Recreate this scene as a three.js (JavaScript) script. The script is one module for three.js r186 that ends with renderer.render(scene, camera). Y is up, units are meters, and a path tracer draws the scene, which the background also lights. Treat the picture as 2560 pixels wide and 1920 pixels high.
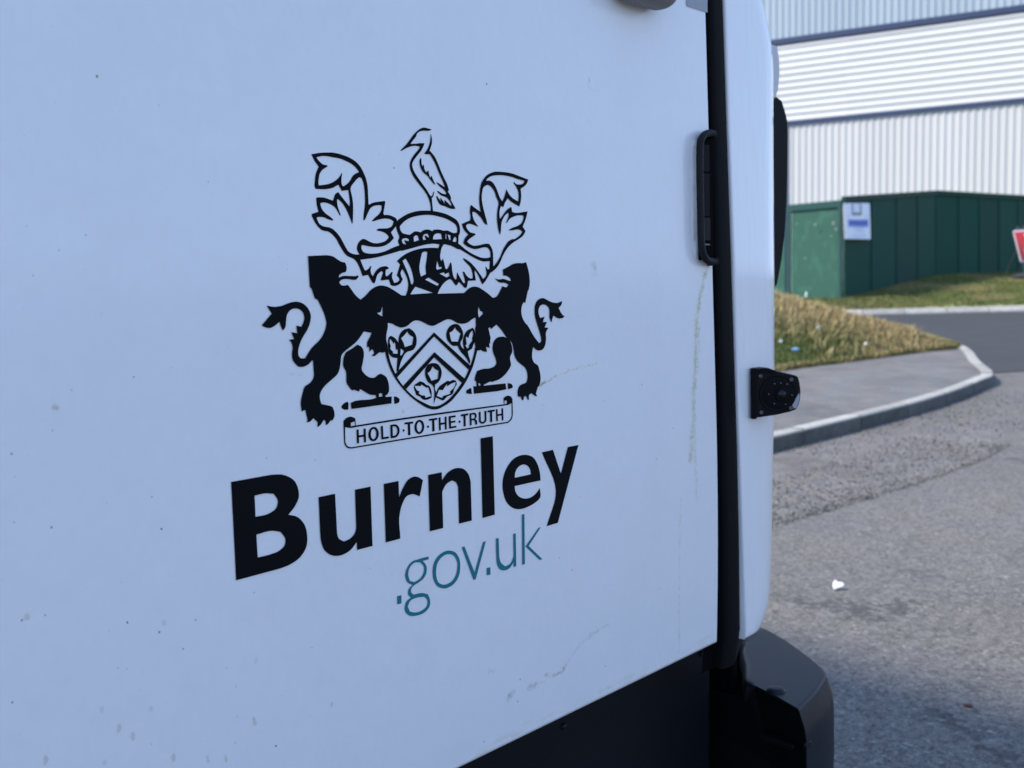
import * as THREE from 'three';
import { mergeGeometries } from 'three/addons/utils/BufferGeometryUtils.js';
import { RoundedBoxGeometry } from 'three/addons/geometries/RoundedBoxGeometry.js';

// ------------------------------------------------------------------ camera, sky, sun, exposure
const W = 2560, H = 1920, FPX = 2600;
const renderer = new THREE.WebGLRenderer();
renderer.toneMapping = THREE.LinearToneMapping;
renderer.toneMappingExposure = 2.3;
renderer.shadowMap.enabled = true;
const scene = new THREE.Scene();
const camera = new THREE.PerspectiveCamera(2 * Math.atan(H / 2 / FPX) * 180 / Math.PI, 4 / 3, 0.05, 600);
const CAM = new THREE.Vector3(-1.43, 1.27, 0.92);
const cR = new THREE.Vector3(0.69036, -0.02423, 0.72306).normalize();
const cU = new THREE.Vector3(0.08892, 0.9947, -0.05156).normalize();
const cB = new THREE.Vector3().crossVectors(cR, cU).normalize();
cU.crossVectors(cB, cR);
camera.position.copy(CAM);
camera.quaternion.setFromRotationMatrix(new THREE.Matrix4().makeBasis(cR, cU, cB));
camera.focus = 1.25; camera.userData.fStop = 7.3;
camera.updateMatrixWorld(true);

const SUN_EL = 48 * Math.PI / 180;
const sunDir = new THREE.Vector3(-0.64 * Math.cos(SUN_EL), Math.sin(SUN_EL), -0.768 * Math.cos(SUN_EL)).normalize();
{
  const w = 512, h = 256, data = new Float32Array(w * h * 4), d = new THREE.Vector3();
  for (let j = 0; j < h; j++) for (let i = 0; i < w; i++) {
    const ph = ((i + 0.5) / w - 0.5) * 2 * Math.PI, th = ((j + 0.5) / h - 0.5) * Math.PI;
    d.set(Math.cos(th) * Math.cos(ph), Math.sin(th), Math.cos(th) * Math.sin(ph));
    const up = Math.max(0, d.y), hz = Math.pow(1 - up, 3.2), mu = d.dot(sunDir);
    const glow = 0.12 * Math.pow(Math.max(0, mu), 4) + 0.35 * Math.pow(Math.max(0, mu), 40);
    const k = 4 * (j * w + i);
    let r = 0.146 + 0.395 * hz, g = 0.255 + 0.43 * hz, b = 0.5 + 0.42 * hz;
    r += glow; g += glow * 0.97; b += glow * 0.9;
    if (d.y < 0) { const m = Math.min(1, -d.y * 8); r += (0.07 - r) * m; g += (0.07 - g) * m; b += (0.075 - b) * m; }
    data[k] = r; data[k + 1] = g; data[k + 2] = b; data[k + 3] = 1;
  }
  const sky = new THREE.DataTexture(data, w, h, THREE.RGBAFormat, THREE.FloatType);
  sky.mapping = THREE.EquirectangularReflectionMapping; sky.magFilter = THREE.LinearFilter; sky.minFilter = THREE.LinearFilter; sky.needsUpdate = true;
  scene.background = sky; scene.environment = sky;
}
const sun = new THREE.DirectionalLight(new THREE.Color().setRGB(1, 0.93, 0.83), 2.35);
sun.position.copy(sunDir).multiplyScalar(60); sun.target.position.set(8, 0, -6);
sun.castShadow = true; sun.shadow.radius = 16; sun.shadow.mapSize.set(4096, 4096);
Object.assign(sun.shadow.camera, { left: -45, right: 45, top: 45, bottom: -45, near: 1, far: 160 });
scene.add(sun, sun.target);

// ------------------------------------------------------------------ helpers
let seed = 20240611;
const rnd = () => { seed = (seed * 1664525 + 1013904223) >>> 0; return seed / 4294967296; };
const rr = (a, b) => a + (b - a) * rnd();
const clamp = (x, a = 0, b = 1) => Math.min(b, Math.max(a, x));
const lerp = (a, b, t) => a + (b - a) * t;
const sst = (a, b, x) => { const t = clamp((x - a) / (b - a)); return t * t * (3 - 2 * t); };
const V = (x, y, z) => new THREE.Vector3(x, y, z);
// a photograph pixel gives a direction; distance comes from the surface it touches
const ray = (u, v) => V(0, 0, 0).addScaledVector(cR, (u - W / 2) / FPX).addScaledVector(cU, -(v - H / 2) / FPX).addScaledVector(cB, -1);
const onZ = (u, v, z) => { const r = ray(u, v); return CAM.clone().addScaledVector(r, (z - CAM.z) / r.z); };
const onY = (u, v, y) => { const r = ray(u, v); return CAM.clone().addScaledVector(r, (y - CAM.y) / r.y); };
const atDepth = (u, v, d) => CAM.clone().addScaledVector(ray(u, v), d);
const FH = [0.7216, -0.6923], RH = [0.6923, 0.7216];
const fwdOf = (x, z) => (x - CAM.x) * FH[0] + (z - CAM.z) * FH[1];
const latOf = (x, z) => (x - CAM.x) * RH[0] + (z - CAM.z) * RH[1];
const LD = (L, d, y = 0) => V(CAM.x + L * RH[0] + d * FH[0], y, CAM.z + L * RH[1] + d * FH[1]);
const groundH = (x, z) => { const d = fwdOf(x, z); return d < 9 ? 0 : d < 22.6 ? 0.30 * Math.pow((d - 9) / 13.6, 1.15) : 0.30; };
const onGround = (u, v, lift = 0) => { let P = onY(u, v, lift); for (let i = 0; i < 12; i++) P = onY(u, v, lift + groundH(P.x, P.z)); return P; };

const taken = {};
const numbered = n => { const k = taken[n] = (taken[n] ?? -1) + 1; return k ? `${n}_${String(k).padStart(3, '0')}` : n; };
function mesh(name, geo, mat, parent = scene) {
  const m = new THREE.Mesh(geo, mat); m.castShadow = m.receiveShadow = true;
  m.name = parent === scene ? numbered(name) : name; parent.add(m); return m;
}
function thing(name, label, category, pos, group) {
  const g = new THREE.Group(); g.name = numbered(name); if (pos) g.position.copy(pos); scene.add(g);
  g.userData = { label, category }; if (group) g.userData.group = group; return g;
}
const tag = (o, label, category, group) => { o.userData = { label, category }; if (group) o.userData.group = group; return o; };
const part = (name, parent) => { const g = new THREE.Group(); g.name = name; parent.add(g); return g; };
const structure = o => { o.userData.kind = 'structure'; return o; };
const lin = (r, g, b) => new THREE.Color().setRGB(r, g, b);
const std = (c, roughness, extra = {}) => new THREE.MeshStandardMaterial({ color: c, roughness, ...extra });
const phys = (c, roughness, extra = {}) => new THREE.MeshPhysicalMaterial({ color: c, roughness, ...extra });
// a sheet from a grid of points P(i, j)
function gridGeo(nu, nv, P, uv) {
  const pos = [], uvs = [], idx = [];
  for (let j = 0; j <= nv; j++) for (let i = 0; i <= nu; i++) {
    const p = P(i, j); pos.push(p.x, p.y, p.z); const t = uv ? uv(p, i, j) : [p.x, p.z]; uvs.push(t[0], t[1]);
  }
  for (let j = 0; j < nv; j++) for (let i = 0; i < nu; i++) { const a = j * (nu + 1) + i, b = a + 1, c = a + nu + 1, d = c + 1; idx.push(a, b, d, a, d, c); }
  const g = new THREE.BufferGeometry();
  g.setAttribute('position', new THREE.Float32BufferAttribute(pos, 3)); g.setAttribute('uv', new THREE.Float32BufferAttribute(uvs, 2));
  g.setIndex(idx); g.computeVertexNormals(); return g;
}
function boxAt(sx, sy, sz, x, y, z, r = 0) {
  const g = r ? new RoundedBoxGeometry(sx, sy, sz, 2, r) : new THREE.BoxGeometry(sx, sy, sz); g.translate(x, y, z); return g;
}

// ------------------------------------------------------------------ computed textures
function tileNoise(n) { const t = new Float32Array(n * n); for (let i = 0; i < n * n; i++) t[i] = rnd(); return (x, y) => {   // periodic value noise, x y in cells
  const xi = Math.floor(x), yi = Math.floor(y); let fx = x - xi, fy = y - yi; fx = fx * fx * (3 - 2 * fx); fy = fy * fy * (3 - 2 * fy);
  const a = ((xi % n) + n) % n, b = (a + 1) % n, c = ((yi % n) + n) % n, d = (c + 1) % n;
  return lerp(lerp(t[c * n + a], t[c * n + b], fx), lerp(t[d * n + a], t[d * n + b], fx), fy); }; }
function texture(w, h, data, srgb = true, repeat = true) {
  const t = new THREE.DataTexture(data, w, h, THREE.RGBAFormat, THREE.UnsignedByteType);
  if (srgb) t.colorSpace = THREE.SRGBColorSpace;
  t.wrapS = t.wrapT = repeat ? THREE.RepeatWrapping : THREE.ClampToEdgeWrapping;
  t.magFilter = THREE.LinearFilter; t.minFilter = THREE.LinearMipmapLinearFilter; t.generateMipmaps = true; t.needsUpdate = true; return t;
}
const n8 = tileNoise(8), n32 = tileNoise(32), n128 = tileNoise(128), n512 = tileNoise(512);
// asphalt: tile of `size` metres; marks(x, y) in tile metres returns a factor
function asphaltTexture(px, base, contrast, patch, specks, brown, marks) {
  const d = new Uint8Array(px * px * 4), f = new Float32Array(px * px);
  for (let j = 0; j < px; j++) for (let i = 0; i < px; i++) {
    const u = i / px, v = j / px;
    let g = (rnd() - 0.5) * contrast + (n512(u * 512, v * 512) - 0.5) * contrast * 0.5 + (n128(u * 128, v * 128) - 0.5) * contrast * 0.1;
    g += (n32(u * 32, v * 32) - 0.5) * patch + (n8(u * 8, v * 8) - 0.5) * patch * 1.3;
    f[j * px + i] = 1 + g;
  }
  for (let s = 0; s < specks; s++) {
    const x = Math.floor(rnd() * px), y = Math.floor(rnd() * px), k = rnd() < 0.55 ? rr(1.2, 1.75) : rr(0.5, 0.75), r = rnd() < 0.15 ? 2 : 1;
    for (let b = -r; b <= r; b++) for (let a = -r; a <= r; a++) if (a * a + b * b <= r * r) f[((y + b + px) % px) * px + (x + a + px) % px] *= lerp(1, k, 0.85);
  }
  for (let j = 0; j < px; j++) for (let i = 0; i < px; i++) {
    const m = marks ? marks(i / px, j / px) : 1, q = 4 * (j * px + i), br = brown * (n32(i / px * 32 + 9, j / px * 32 + 5) - 0.35);
    const L = base * clamp(f[j * px + i], 0.2, 2.4) * m;
    const enc = x => 255 * Math.pow(clamp(x), 1 / 2.2);
    d[q] = enc(L * (1 + br)); d[q + 1] = enc(L * (1 + br * 0.25)); d[q + 2] = enc(L * (1.03 - br * 0.8)); d[q + 3] = 255;
  }
  return texture(px, px, d);
}

// ------------------------------------------------------------------ the truck's side skin: nearly flat, turning under below a soft crease
const CREASE = onZ(1500, 1045, 0).y;
const surf = y => { const t = Math.max(0, CREASE - y); return -0.065 * t * t; };
function onPanel(u, v, lift = 0) { let P = onZ(u, v, 0); for (let i = 0; i < 8; i++) P = onZ(u, v, surf(P.y) + lift); return P; }
const doorBottom = onPanel(1797, 1607).y, eTop = onPanel(1775, 300), eBot = onPanel(1796, 1600);
const doorEdge = y => lerp(eBot.x, eTop.x, (y - eBot.y) / (eTop.y - eBot.y));
const sTop = onZ(1824, 300, 0), sBot = onZ(1842, 1600, -0.02);
const cornerStart = y => lerp(sBot.x, sTop.x, (y - sBot.y) / (sTop.y - sBot.y));
const DOOR_TOP = 1.93, DOOR_LEFT = -2.6, BODY_TOP = 2.12, BODY_BACK = -2.5;

// dirt on the door: specks, runs and scuffs where the photograph shows them
const TX0 = -1.3, TX1 = 0.06, TY0 = 0.6, TY1 = 1.82;
function doorTexture() {
  const w = 2048, h = 1836, lum = new Float32Array(w * h).fill(1), tr = new Float32Array(w * h), enc = x => 255 * Math.pow(clamp(x), 1 / 2.2);
  const put = (P, rx, ry, rot, amt, tint, ragged) => {   // rx ry in metres
    const cx = (P.x - TX0) / (TX1 - TX0) * w, cy = (P.y - TY0) / (TY1 - TY0) * h, s = w / (TX1 - TX0), R = Math.ceil(Math.max(rx, ry) * s * 1.6) + 2, c = Math.cos(rot), n = Math.sin(rot);
    for (let b = -R; b <= R; b++) for (let a = -R; a <= R; a++) {
      const i = Math.round(cx) + a, j = Math.round(cy) + b; if (i < 0 || j < 0 || i >= w || j >= h) continue;
      const x = (a * c + b * n) / (rx * s), y = (-a * n + b * c) / (ry * s);
      const e = Math.hypot(x, y) + (ragged ? (n128(i * 0.21, j * 0.21) - 0.5) * ragged : 0); if (e > 1.4) continue;
      const k = amt * (1 - sst(0.55, 1.2, e)); lum[j * w + i] *= 1 - k; tr[j * w + i] = Math.max(tr[j * w + i], k * tint);
    }
  };
  const speck = (u, v, r, amt = 0.55, tint = 0.2) => { const P = onPanel(u, v), q = r * 0.62 * P.distanceTo(CAM) / FPX; put(P, Math.max(q, 0.0004), Math.max(q, 0.0004) * rr(0.8, 1.4), rr(-1, 1), amt, tint, 0.5); };
  for (const [u, v, r, a] of [[242, 193, 5, .7], [398, 264, 3], [1217, 211, 3.4, .75], [984, 420, 4, .7], [947, 387, 2.5], [872, 386, 2], [215, 589, 3], [147, 626, 2.6], [66, 566, 2.4], [718, 675, 3], [83, 690, 3], [28, 1135, 4, .7], [130, 1077, 3], [37, 1192, 3], [35, 1307, 3], [128, 1319, 4, .7], [178, 977, 3], [334, 944, 3.4], [427, 920, 2.6], [580, 922, 2.6], [378, 1243, 3, .7], [403, 1324, 4, .75], [266, 1258, 2.6], [318, 1557, 4, .75], [397, 1581, 4, .75], [489, 1551, 3, .7], [53, 1551, 4, .7], [272, 1578, 2.6], [458, 1623, 3, .7], [294, 1671, 2.6], [317, 1673, 2.6], [566, 1670, 3], [590, 1717, 3], [29, 1758, 4, .7], [593, 1792, 2.6], [689, 1866, 4, .8], [780, 1620, 2.8], [378, 1862, 3], [587, 1858, 2.6], [1166, 520, 2.5], [1248, 500, 2], [1604, 961, 3, .7], [1757, 730, 2.6], [1398, 1395, 3], [1649, 1471, 2.4], [1465, 703, 2.4], [1640, 1147, 2.6], [1683, 1071, 2.6], [1514, 1666, 2.4], [1300, 1699, 3, .7], [1294, 1754, 3, .7], [1210, 1855, 3, .7], [666, 1146, 3], [788, 1150, 3], [924, 1421, 3], [980, 1437, 2.4], [635, 1482, 2.6], [1049, 1264, 2.2], [1450, 1243, 2.4], [1430, 1426, 4, .3], [1511, 1003, 2.4], [1356, 1012, 3, .3], [112, 1540, 3.6, .5], [60, 340, 2.6], [520, 455, 2.4]]) speck(u, v, r, a ?? 0.5);
  for (let i = 0; i < 90; i++) speck(rr(0, 1770), rr(60, 1880), rr(1, 2.1), rr(0.15, 0.42));
  for (const [u, v, L, a] of [[298, 1822, 9, .2], [331, 1840, 9, .2], [113, 1902, 10, .22], [433, 1894, 9, .22], [518, 1902, 8, .2], [565, 1900, 8, .2], [635, 1803, 9, .22], [829, 1762, 8, .2], [255, 1776, 7, .12], [376, 1775, 7, .12], [410, 1558, 6, .12], [262, 1905, 7, .14], [638, 1653, 8, .08], [1473, 200, 10, .16]])
    put(onPanel(u, v), 0.0022, 0.00055 * L, rr(-0.15, 0.15), a, 0.25, 0.9);
  put(onPanel(135, 1018), 0.004, 0.003, 0, 0.25, 0.3, 0.9); put(onPanel(68, 1545), 0.0025, 0.0035, 0, 0.2, 0.2, 0.8);
  const stroke = (pts, r, amt, tint) => { for (let i = 0; i < pts.length - 1; i++) { const n = Math.ceil(Math.hypot(pts[i + 1][0] - pts[i][0], pts[i + 1][1] - pts[i][1]) / 3);
    for (let k = 0; k < n; k++) if (rnd() < 0.9) put(onPanel(lerp(pts[i][0], pts[i + 1][0], k / n) + rr(-1, 1), lerp(pts[i][1], pts[i + 1][1], k / n) + rr(-1.5, 1.5)), r * rr(0.5, 1.5), r * rr(0.5, 1.3), 0, amt * rr(0.2, 1.1), tint, 1); } };
  stroke([[1345, 966], [1370, 953], [1392, 940], [1420, 928], [1460, 917], [1495, 908]], 0.0019, 0.17, 1.5);
  stroke([[1350, 964], [1366, 955]], 0.003, 0.26, 0.9);
  stroke([[965, 986], [985, 983], [1001, 978]], 0.0006, 0.4, 0.2); stroke([[1004, 1030], [1018, 1022], [1045, 1012]], 0.0006, 0.22, 0.4); stroke([[1006, 1026], [1008, 1033]], 0.0014, 0.2, 0.4);
  stroke([[1016, 975], [1050, 968]], 0.0006, 0.3, 0.2); stroke([[1233, 956], [1250, 950]], 0.0006, 0.3, 0.2);
  stroke([[1768, 672], [1752, 730], [1741, 800], [1738, 900], [1734, 1000], [1730, 1080], [1726, 1160]], 0.005, 0.085, 2.2);
  stroke([[1766, 665], [1758, 700], [1746, 760]], 0.0022, 0.13, 2.2); stroke([[1748, 820], [1745, 900], [1740, 960]], 0.0034, 0.09, 1.6); stroke([[1776, 662], [1766, 668], [1762, 690]], 0.005, 0.09, 1);
  stroke([[1702, 1250], [1698, 1400], [1697, 1550], [1698, 1640]], 0.0022, 0.07, 1.5); stroke([[1735, 1000], [1738, 1150], [1742, 1250]], 0.004, 0.05, 0.9);
  stroke([[1366, 1688], [1385, 1690], [1405, 1680], [1417, 1660]], 0.003, 0.2, 0.4); stroke([[1418, 1658], [1450, 1612], [1480, 1585], [1525, 1560]], 0.0022, 0.08, 0.2);
  stroke([[1470, 1592], [1500, 1574]], 0.004, 0.07, 0.2); stroke([[1320, 1720], [1362, 1705]], 0.004, 0.09, 0.2); stroke([[1268, 1750], [1285, 1725]], 0.004, 0.1, 0.2);
  stroke([[1220, 1682], [1240, 1676]], 0.004, 0.07, 0.2); stroke([[1480, 180], [1470, 215], [1492, 240], [1508, 264]], 0.001, 0.1, 0.4);
  stroke([[1482, 655], [1488, 690]], 0.005, 0.05, 0.8); stroke([[725, 935], [755, 942]], 0.0018, 0.08, 0.2); stroke([[1722, 450], [1735, 470], [1733, 480]], 0.0012, 0.4, 0.2);
  for (let i = 0; i < 26; i++) { const u = rr(1100, 1780), v = onPanel(u, 1700); const P = V(v.x, doorBottom + rr(0.002, 0.02), 0); put(P, rr(0.004, 0.02), rr(0.001, 0.004), 0, rr(0.02, 0.07), 0.9, 1); }
  const d = new Uint8Array(w * h * 4);
  for (let j = 0; j < h; j++) for (let i = 0; i < w; i++) {
    const q = j * w + i, film = 1 - 0.03 * Math.max(0, n32(i / 90, j / 300) - 0.45) - 0.018 * n128(i / 11, j / 16);
    const L = 0.8 * lum[q] * film, t = tr[q]; d[4 * q] = enc(L * (1 + 0.1 * t)); d[4 * q + 1] = enc(L * (1 - 0.02 * t)); d[4 * q + 2] = enc(L * (1 - 1.1 * Math.min(t, 0.6))); d[4 * q + 3] = 255;
  }
  return texture(w, h, d, true, false);
}
// faint waviness of painted sheet metal (orange peel and panel beat), as relief
function paintRelief() { const n = 512, d = new Uint8Array(n * n * 4); for (let j = 0; j < n; j++) for (let i = 0; i < n; i++) { const g = 255 * (0.5 * n8(i / 64, j / 64) + 0.4 * n32(i / 16, j / 16) + 0.1 * n128(i / 4, j / 4)); d.set([g, g, g, 255], 4 * (j * n + i)); } return texture(n, n, d, false); }
const peel = paintRelief(); peel.repeat.set(1.4, 1.2);
const streak = peel.clone(); streak.repeat.set(3, 0.7); streak.needsUpdate = true;
const whitePaint = { clearcoat: 0.6, clearcoatRoughness: 0.12 };
const M = {
  door: phys(lin(1, 1, 1), 0.42, { map: doorTexture(), bumpMap: peel, bumpScale: 0.0014, ...whitePaint }),
  white: phys(lin(0.8, 0.8, 0.795), 0.42, { bumpMap: peel, bumpScale: 0.0009, ...whitePaint }),
  vinyl: phys(lin(0.004, 0.0045, 0.006), 0.6, { specularIntensity: 0.12 }), teal: phys(lin(0.016, 0.165, 0.205), 0.6, { specularIntensity: 0.3 }),
  rubber: phys(lin(0.006, 0.0062, 0.007), 0.6, { specularIntensity: 0.12 }), black: phys(lin(0.005, 0.0055, 0.0065), 0.42, { specularIntensity: 0.22 }), matte: phys(lin(0.0025, 0.0025, 0.003), 0.9, { specularIntensity: 0.1 }),
  plastic: phys(lin(0.008, 0.010, 0.0145), 0.4, { specularIntensity: 0.38 }), brownish: phys(lin(0.014, 0.012, 0.0115), 0.6, { specularIntensity: 0.2 }),
  steel: std(lin(0.42, 0.42, 0.43), 0.35, { metalness: 1 }), darkSteel: std(lin(0.14, 0.145, 0.15), 0.38, { metalness: 0.9 }),
  glass: phys(lin(0.006, 0.007, 0.01), 0.08, { specularIntensity: 0.6 }), led: phys(lin(0.3, 0.31, 0.34), 0.25, { clearcoat: 1 }),
  greyCover: std(lin(0.2, 0.19, 0.185), 0.5), tyre: std(lin(0.018, 0.018, 0.019), 0.85),
};

// ------------------------------------------------------------------ the truck
const truck = thing('service_truck', 'white council truck with black crest and lettering on its side door', 'truck');
{ // body shell behind the skins, roof, chassis, wheels
  const t = truck, body = [];
  body.push(boxAt(4.4, BODY_TOP - 0.7, 2.36, -2.13, (BODY_TOP + 0.7) / 2 - 0.02, -1.26));
  mesh('body_shell', mergeGeometries(body), M.matte, t);
  mesh('roof', boxAt(4.62, 0.05, 2.5, -2.2, BODY_TOP + 0.02, -1.25, 0.02), M.white, t);
  mesh('side_panel', boxAt(1.75, BODY_TOP - 0.66, 0.02, -3.5, (BODY_TOP + 0.66) / 2, -0.012, 0.006), M.white, t);
  mesh('side_panel', boxAt(2.58, BODY_TOP - DOOR_TOP - 0.02, 0.02, -1.3, (BODY_TOP + DOOR_TOP + 0.012) / 2, -0.012, 0.006), M.white, t);
  mesh('side_panel', boxAt(4.4, BODY_TOP - 0.66, 0.02, -2.15, (BODY_TOP + 0.66) / 2, -2.49, 0.006), M.white, t);
  mesh('chassis', boxAt(4.3, 0.28, 0.9, -2.1, 0.5, -1.25, 0.02), M.matte, t);
  for (const [x, z] of [[-0.75, -0.42], [-0.75, -2.1], [-3.6, -0.42], [-3.6, -2.1]]) {
    const w = part('wheel', t); w.position.set(x, 0.385, z);
    const tyre = new THREE.LatheGeometry([[0.2, -0.1], [0.34, -0.11], [0.375, -0.085], [0.385, -0.04], [0.385, 0.04], [0.375, 0.085], [0.34, 0.11], [0.2, 0.1]].map(p => new THREE.Vector2(...p)), 40).rotateX(Math.PI / 2);
    mesh('tyre', tyre, M.tyre, w);
    mesh('rim', new THREE.LatheGeometry([[0.02, 0.03], [0.1, 0.035], [0.13, 0.0], [0.19, 0.02], [0.205, 0.09], [0.205, -0.09], [0.02, -0.08]].map(p => new THREE.Vector2(...p)), 32).rotateX(Math.PI / 2), M.greyCover, w);
  }
}
{ // the door skin: rolled right and bottom edges
  const r = 0.007, ys = [], us = [];
  for (let i = 0; i <= 5; i++) ys.push(doorBottom + r * (1 - Math.cos(i / 5 * Math.PI / 2)));
  for (let y = doorBottom + 0.03; y < DOOR_TOP; y += 0.035) ys.push(y); ys.push(DOOR_TOP);
  for (let i = 0; i < 46; i++) us.push(i / 46); // fraction of width
  const nx = us.length + 7, ny = ys.length;
  const g = gridGeo(nx, ny, (i, j) => {
    const y = ys[Math.max(0, j - 1)], e = doorEdge(y); let x, dz = 0;
    if (i < us.length) x = DOOR_LEFT + (e - r - DOOR_LEFT) * us[i];
    else if (i < nx) { const a = (i - us.length) / 6 * Math.PI / 2; x = e - r + r * Math.sin(a); dz = -r * (1 - Math.cos(a)); } else { x = e; dz = -0.03; }
    const b = y - doorBottom; if (b < r) dz = Math.min(dz, -(r - Math.sqrt(Math.max(0, r * r - (r - b) * (r - b)))));
    if (j === 0) dz = -0.03;
    return V(x, y, surf(y) + dz);
  }, p => [(p.x - TX0) / (TX1 - TX0), (p.y - TY0) / (TY1 - TY0)]);
  const door = mesh('side_door', g, M.door, truck);
}

// ------------------------------------------------------------------ vinyl lettering and crest, traced onto the door
// z(): maps an enlargement of the photograph back to photograph pixels
const Zm = (x0, y0, s) => a => { const o = []; for (let i = 0; i < a.length; i += 2) o.push([x0 + a[i] / s, y0 + a[i + 1] / s]); return o; };
const A = Zm(760, 360, 8.296), B = Zm(760, 540, 8.296), C = Zm(980, 300, 6.91), D = Zm(960, 500, 6.913), E = Zm(1130, 410, 9.757), F = Zm(1130, 560, 9.219), G = Zm(640, 620, 5.184), Hh = Zm(720, 840, 6.913), I = Zm(920, 720, 7.373), J = Zm(920, 860, 7.373), K = Zm(1180, 640, 7.54), L = Zm(1150, 820, 8.296), Mm = Zm(840, 970, 4.809), N = Zm(560, 1080, 2.4043), PX = Zm(0, 0, 1);
function smooth(pts, limit = 46) { // closed outline: sharp where it turns sharply, curved elsewhere
  const p = pts.filter((q, i) => { const r = pts[(i + 1) % pts.length]; return Math.hypot(q[0] - r[0], q[1] - r[1]) > 0.15; }), n = p.length, out = [];
  const corner = p.map((q, i) => { const a = p[(i + n - 1) % n], b = p[(i + 1) % n]; const d = Math.atan2(b[1] - q[1], b[0] - q[0]) - Math.atan2(q[1] - a[1], q[0] - a[0]); return Math.abs(Math.atan2(Math.sin(d), Math.cos(d))) * 180 / Math.PI > limit; });
  for (let i = 0; i < n; i++) {
    const p1 = p[i], p2 = p[(i + 1) % n], len = Math.hypot(p2[0] - p1[0], p2[1] - p1[1]); out.push(p1);
    if (corner[i] && corner[(i + 1) % n]) continue;
    const p0 = corner[i] ? [p1[0] * 1.0, p1[1]] : p[(i + n - 1) % n], p3 = corner[(i + 1) % n] ? p2 : p[(i + 2) % n];
    const tan = (a, b, c) => { const la = Math.hypot(b[0] - a[0], b[1] - a[1]), lc = Math.hypot(c[0] - b[0], c[1] - b[1]), s = la + lc || 1; return [0, 1].map(k => (lc * (la ? (b[k] - a[k]) / la : 0) + la * (lc ? (c[k] - b[k]) / lc : 0)) / s); };
    const chord = [(p2[0] - p1[0]) / len, (p2[1] - p1[1]) / len];
    const long = (a, b) => len > 2.2 * Math.hypot(a[0] - b[0], a[1] - b[1]); let t1 = corner[i] || long(p0, p1) ? chord : tan(p0, p1, p2), t2 = corner[(i + 1) % n] || long(p2, p3) ? chord : tan(p1, p2, p3);
    const m = Math.max(2, Math.min(6, Math.round(len / 4)));
    for (let k = 1; k < m; k++) { const t = k / m, t2_ = t * t, t3 = t2_ * t; out.push([0, 1].map(q => (2 * t3 - 3 * t2_ + 1) * p1[q] + (t3 - 2 * t2_ + t) * t1[q] * len + (-2 * t3 + 3 * t2_) * p2[q] + (t3 - t2_) * t2[q] * len)); }
  }
  return out;
}
let layer = 0;
function vinyl(name, parent, outline, holes = [], mat = M.vinyl, limit = 46) {
  const lift = 0.0005 + 0.00006 * (layer++ % 9), to = pts => smooth(pts, limit).map(([u, v]) => { const P = onPanel(u, v, lift); return new THREE.Vector2(P.x, P.y); });
  const s = new THREE.Shape(to(outline)); for (const h of holes) s.holes.push(new THREE.Path(to(h)));
  const g = new THREE.ShapeGeometry(s), p = g.attributes.position;
  for (let i = 0; i < p.count; i++) p.setZ(i, surf(p.getY(i)) + lift);
  g.computeVertexNormals(); const n = g.attributes.normal; if (n.getZ(0) < 0) for (let i = 0; i < n.count; i++) n.setXYZ(i, 0, 0, 1);
  return mesh(name, g, mat, parent);
}
const crest = part('crest_decal', truck), word = part('lettering', truck), web = part('web_address', truck);
web.userData.label = 'thin teal lettering below the bold black name';
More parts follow.
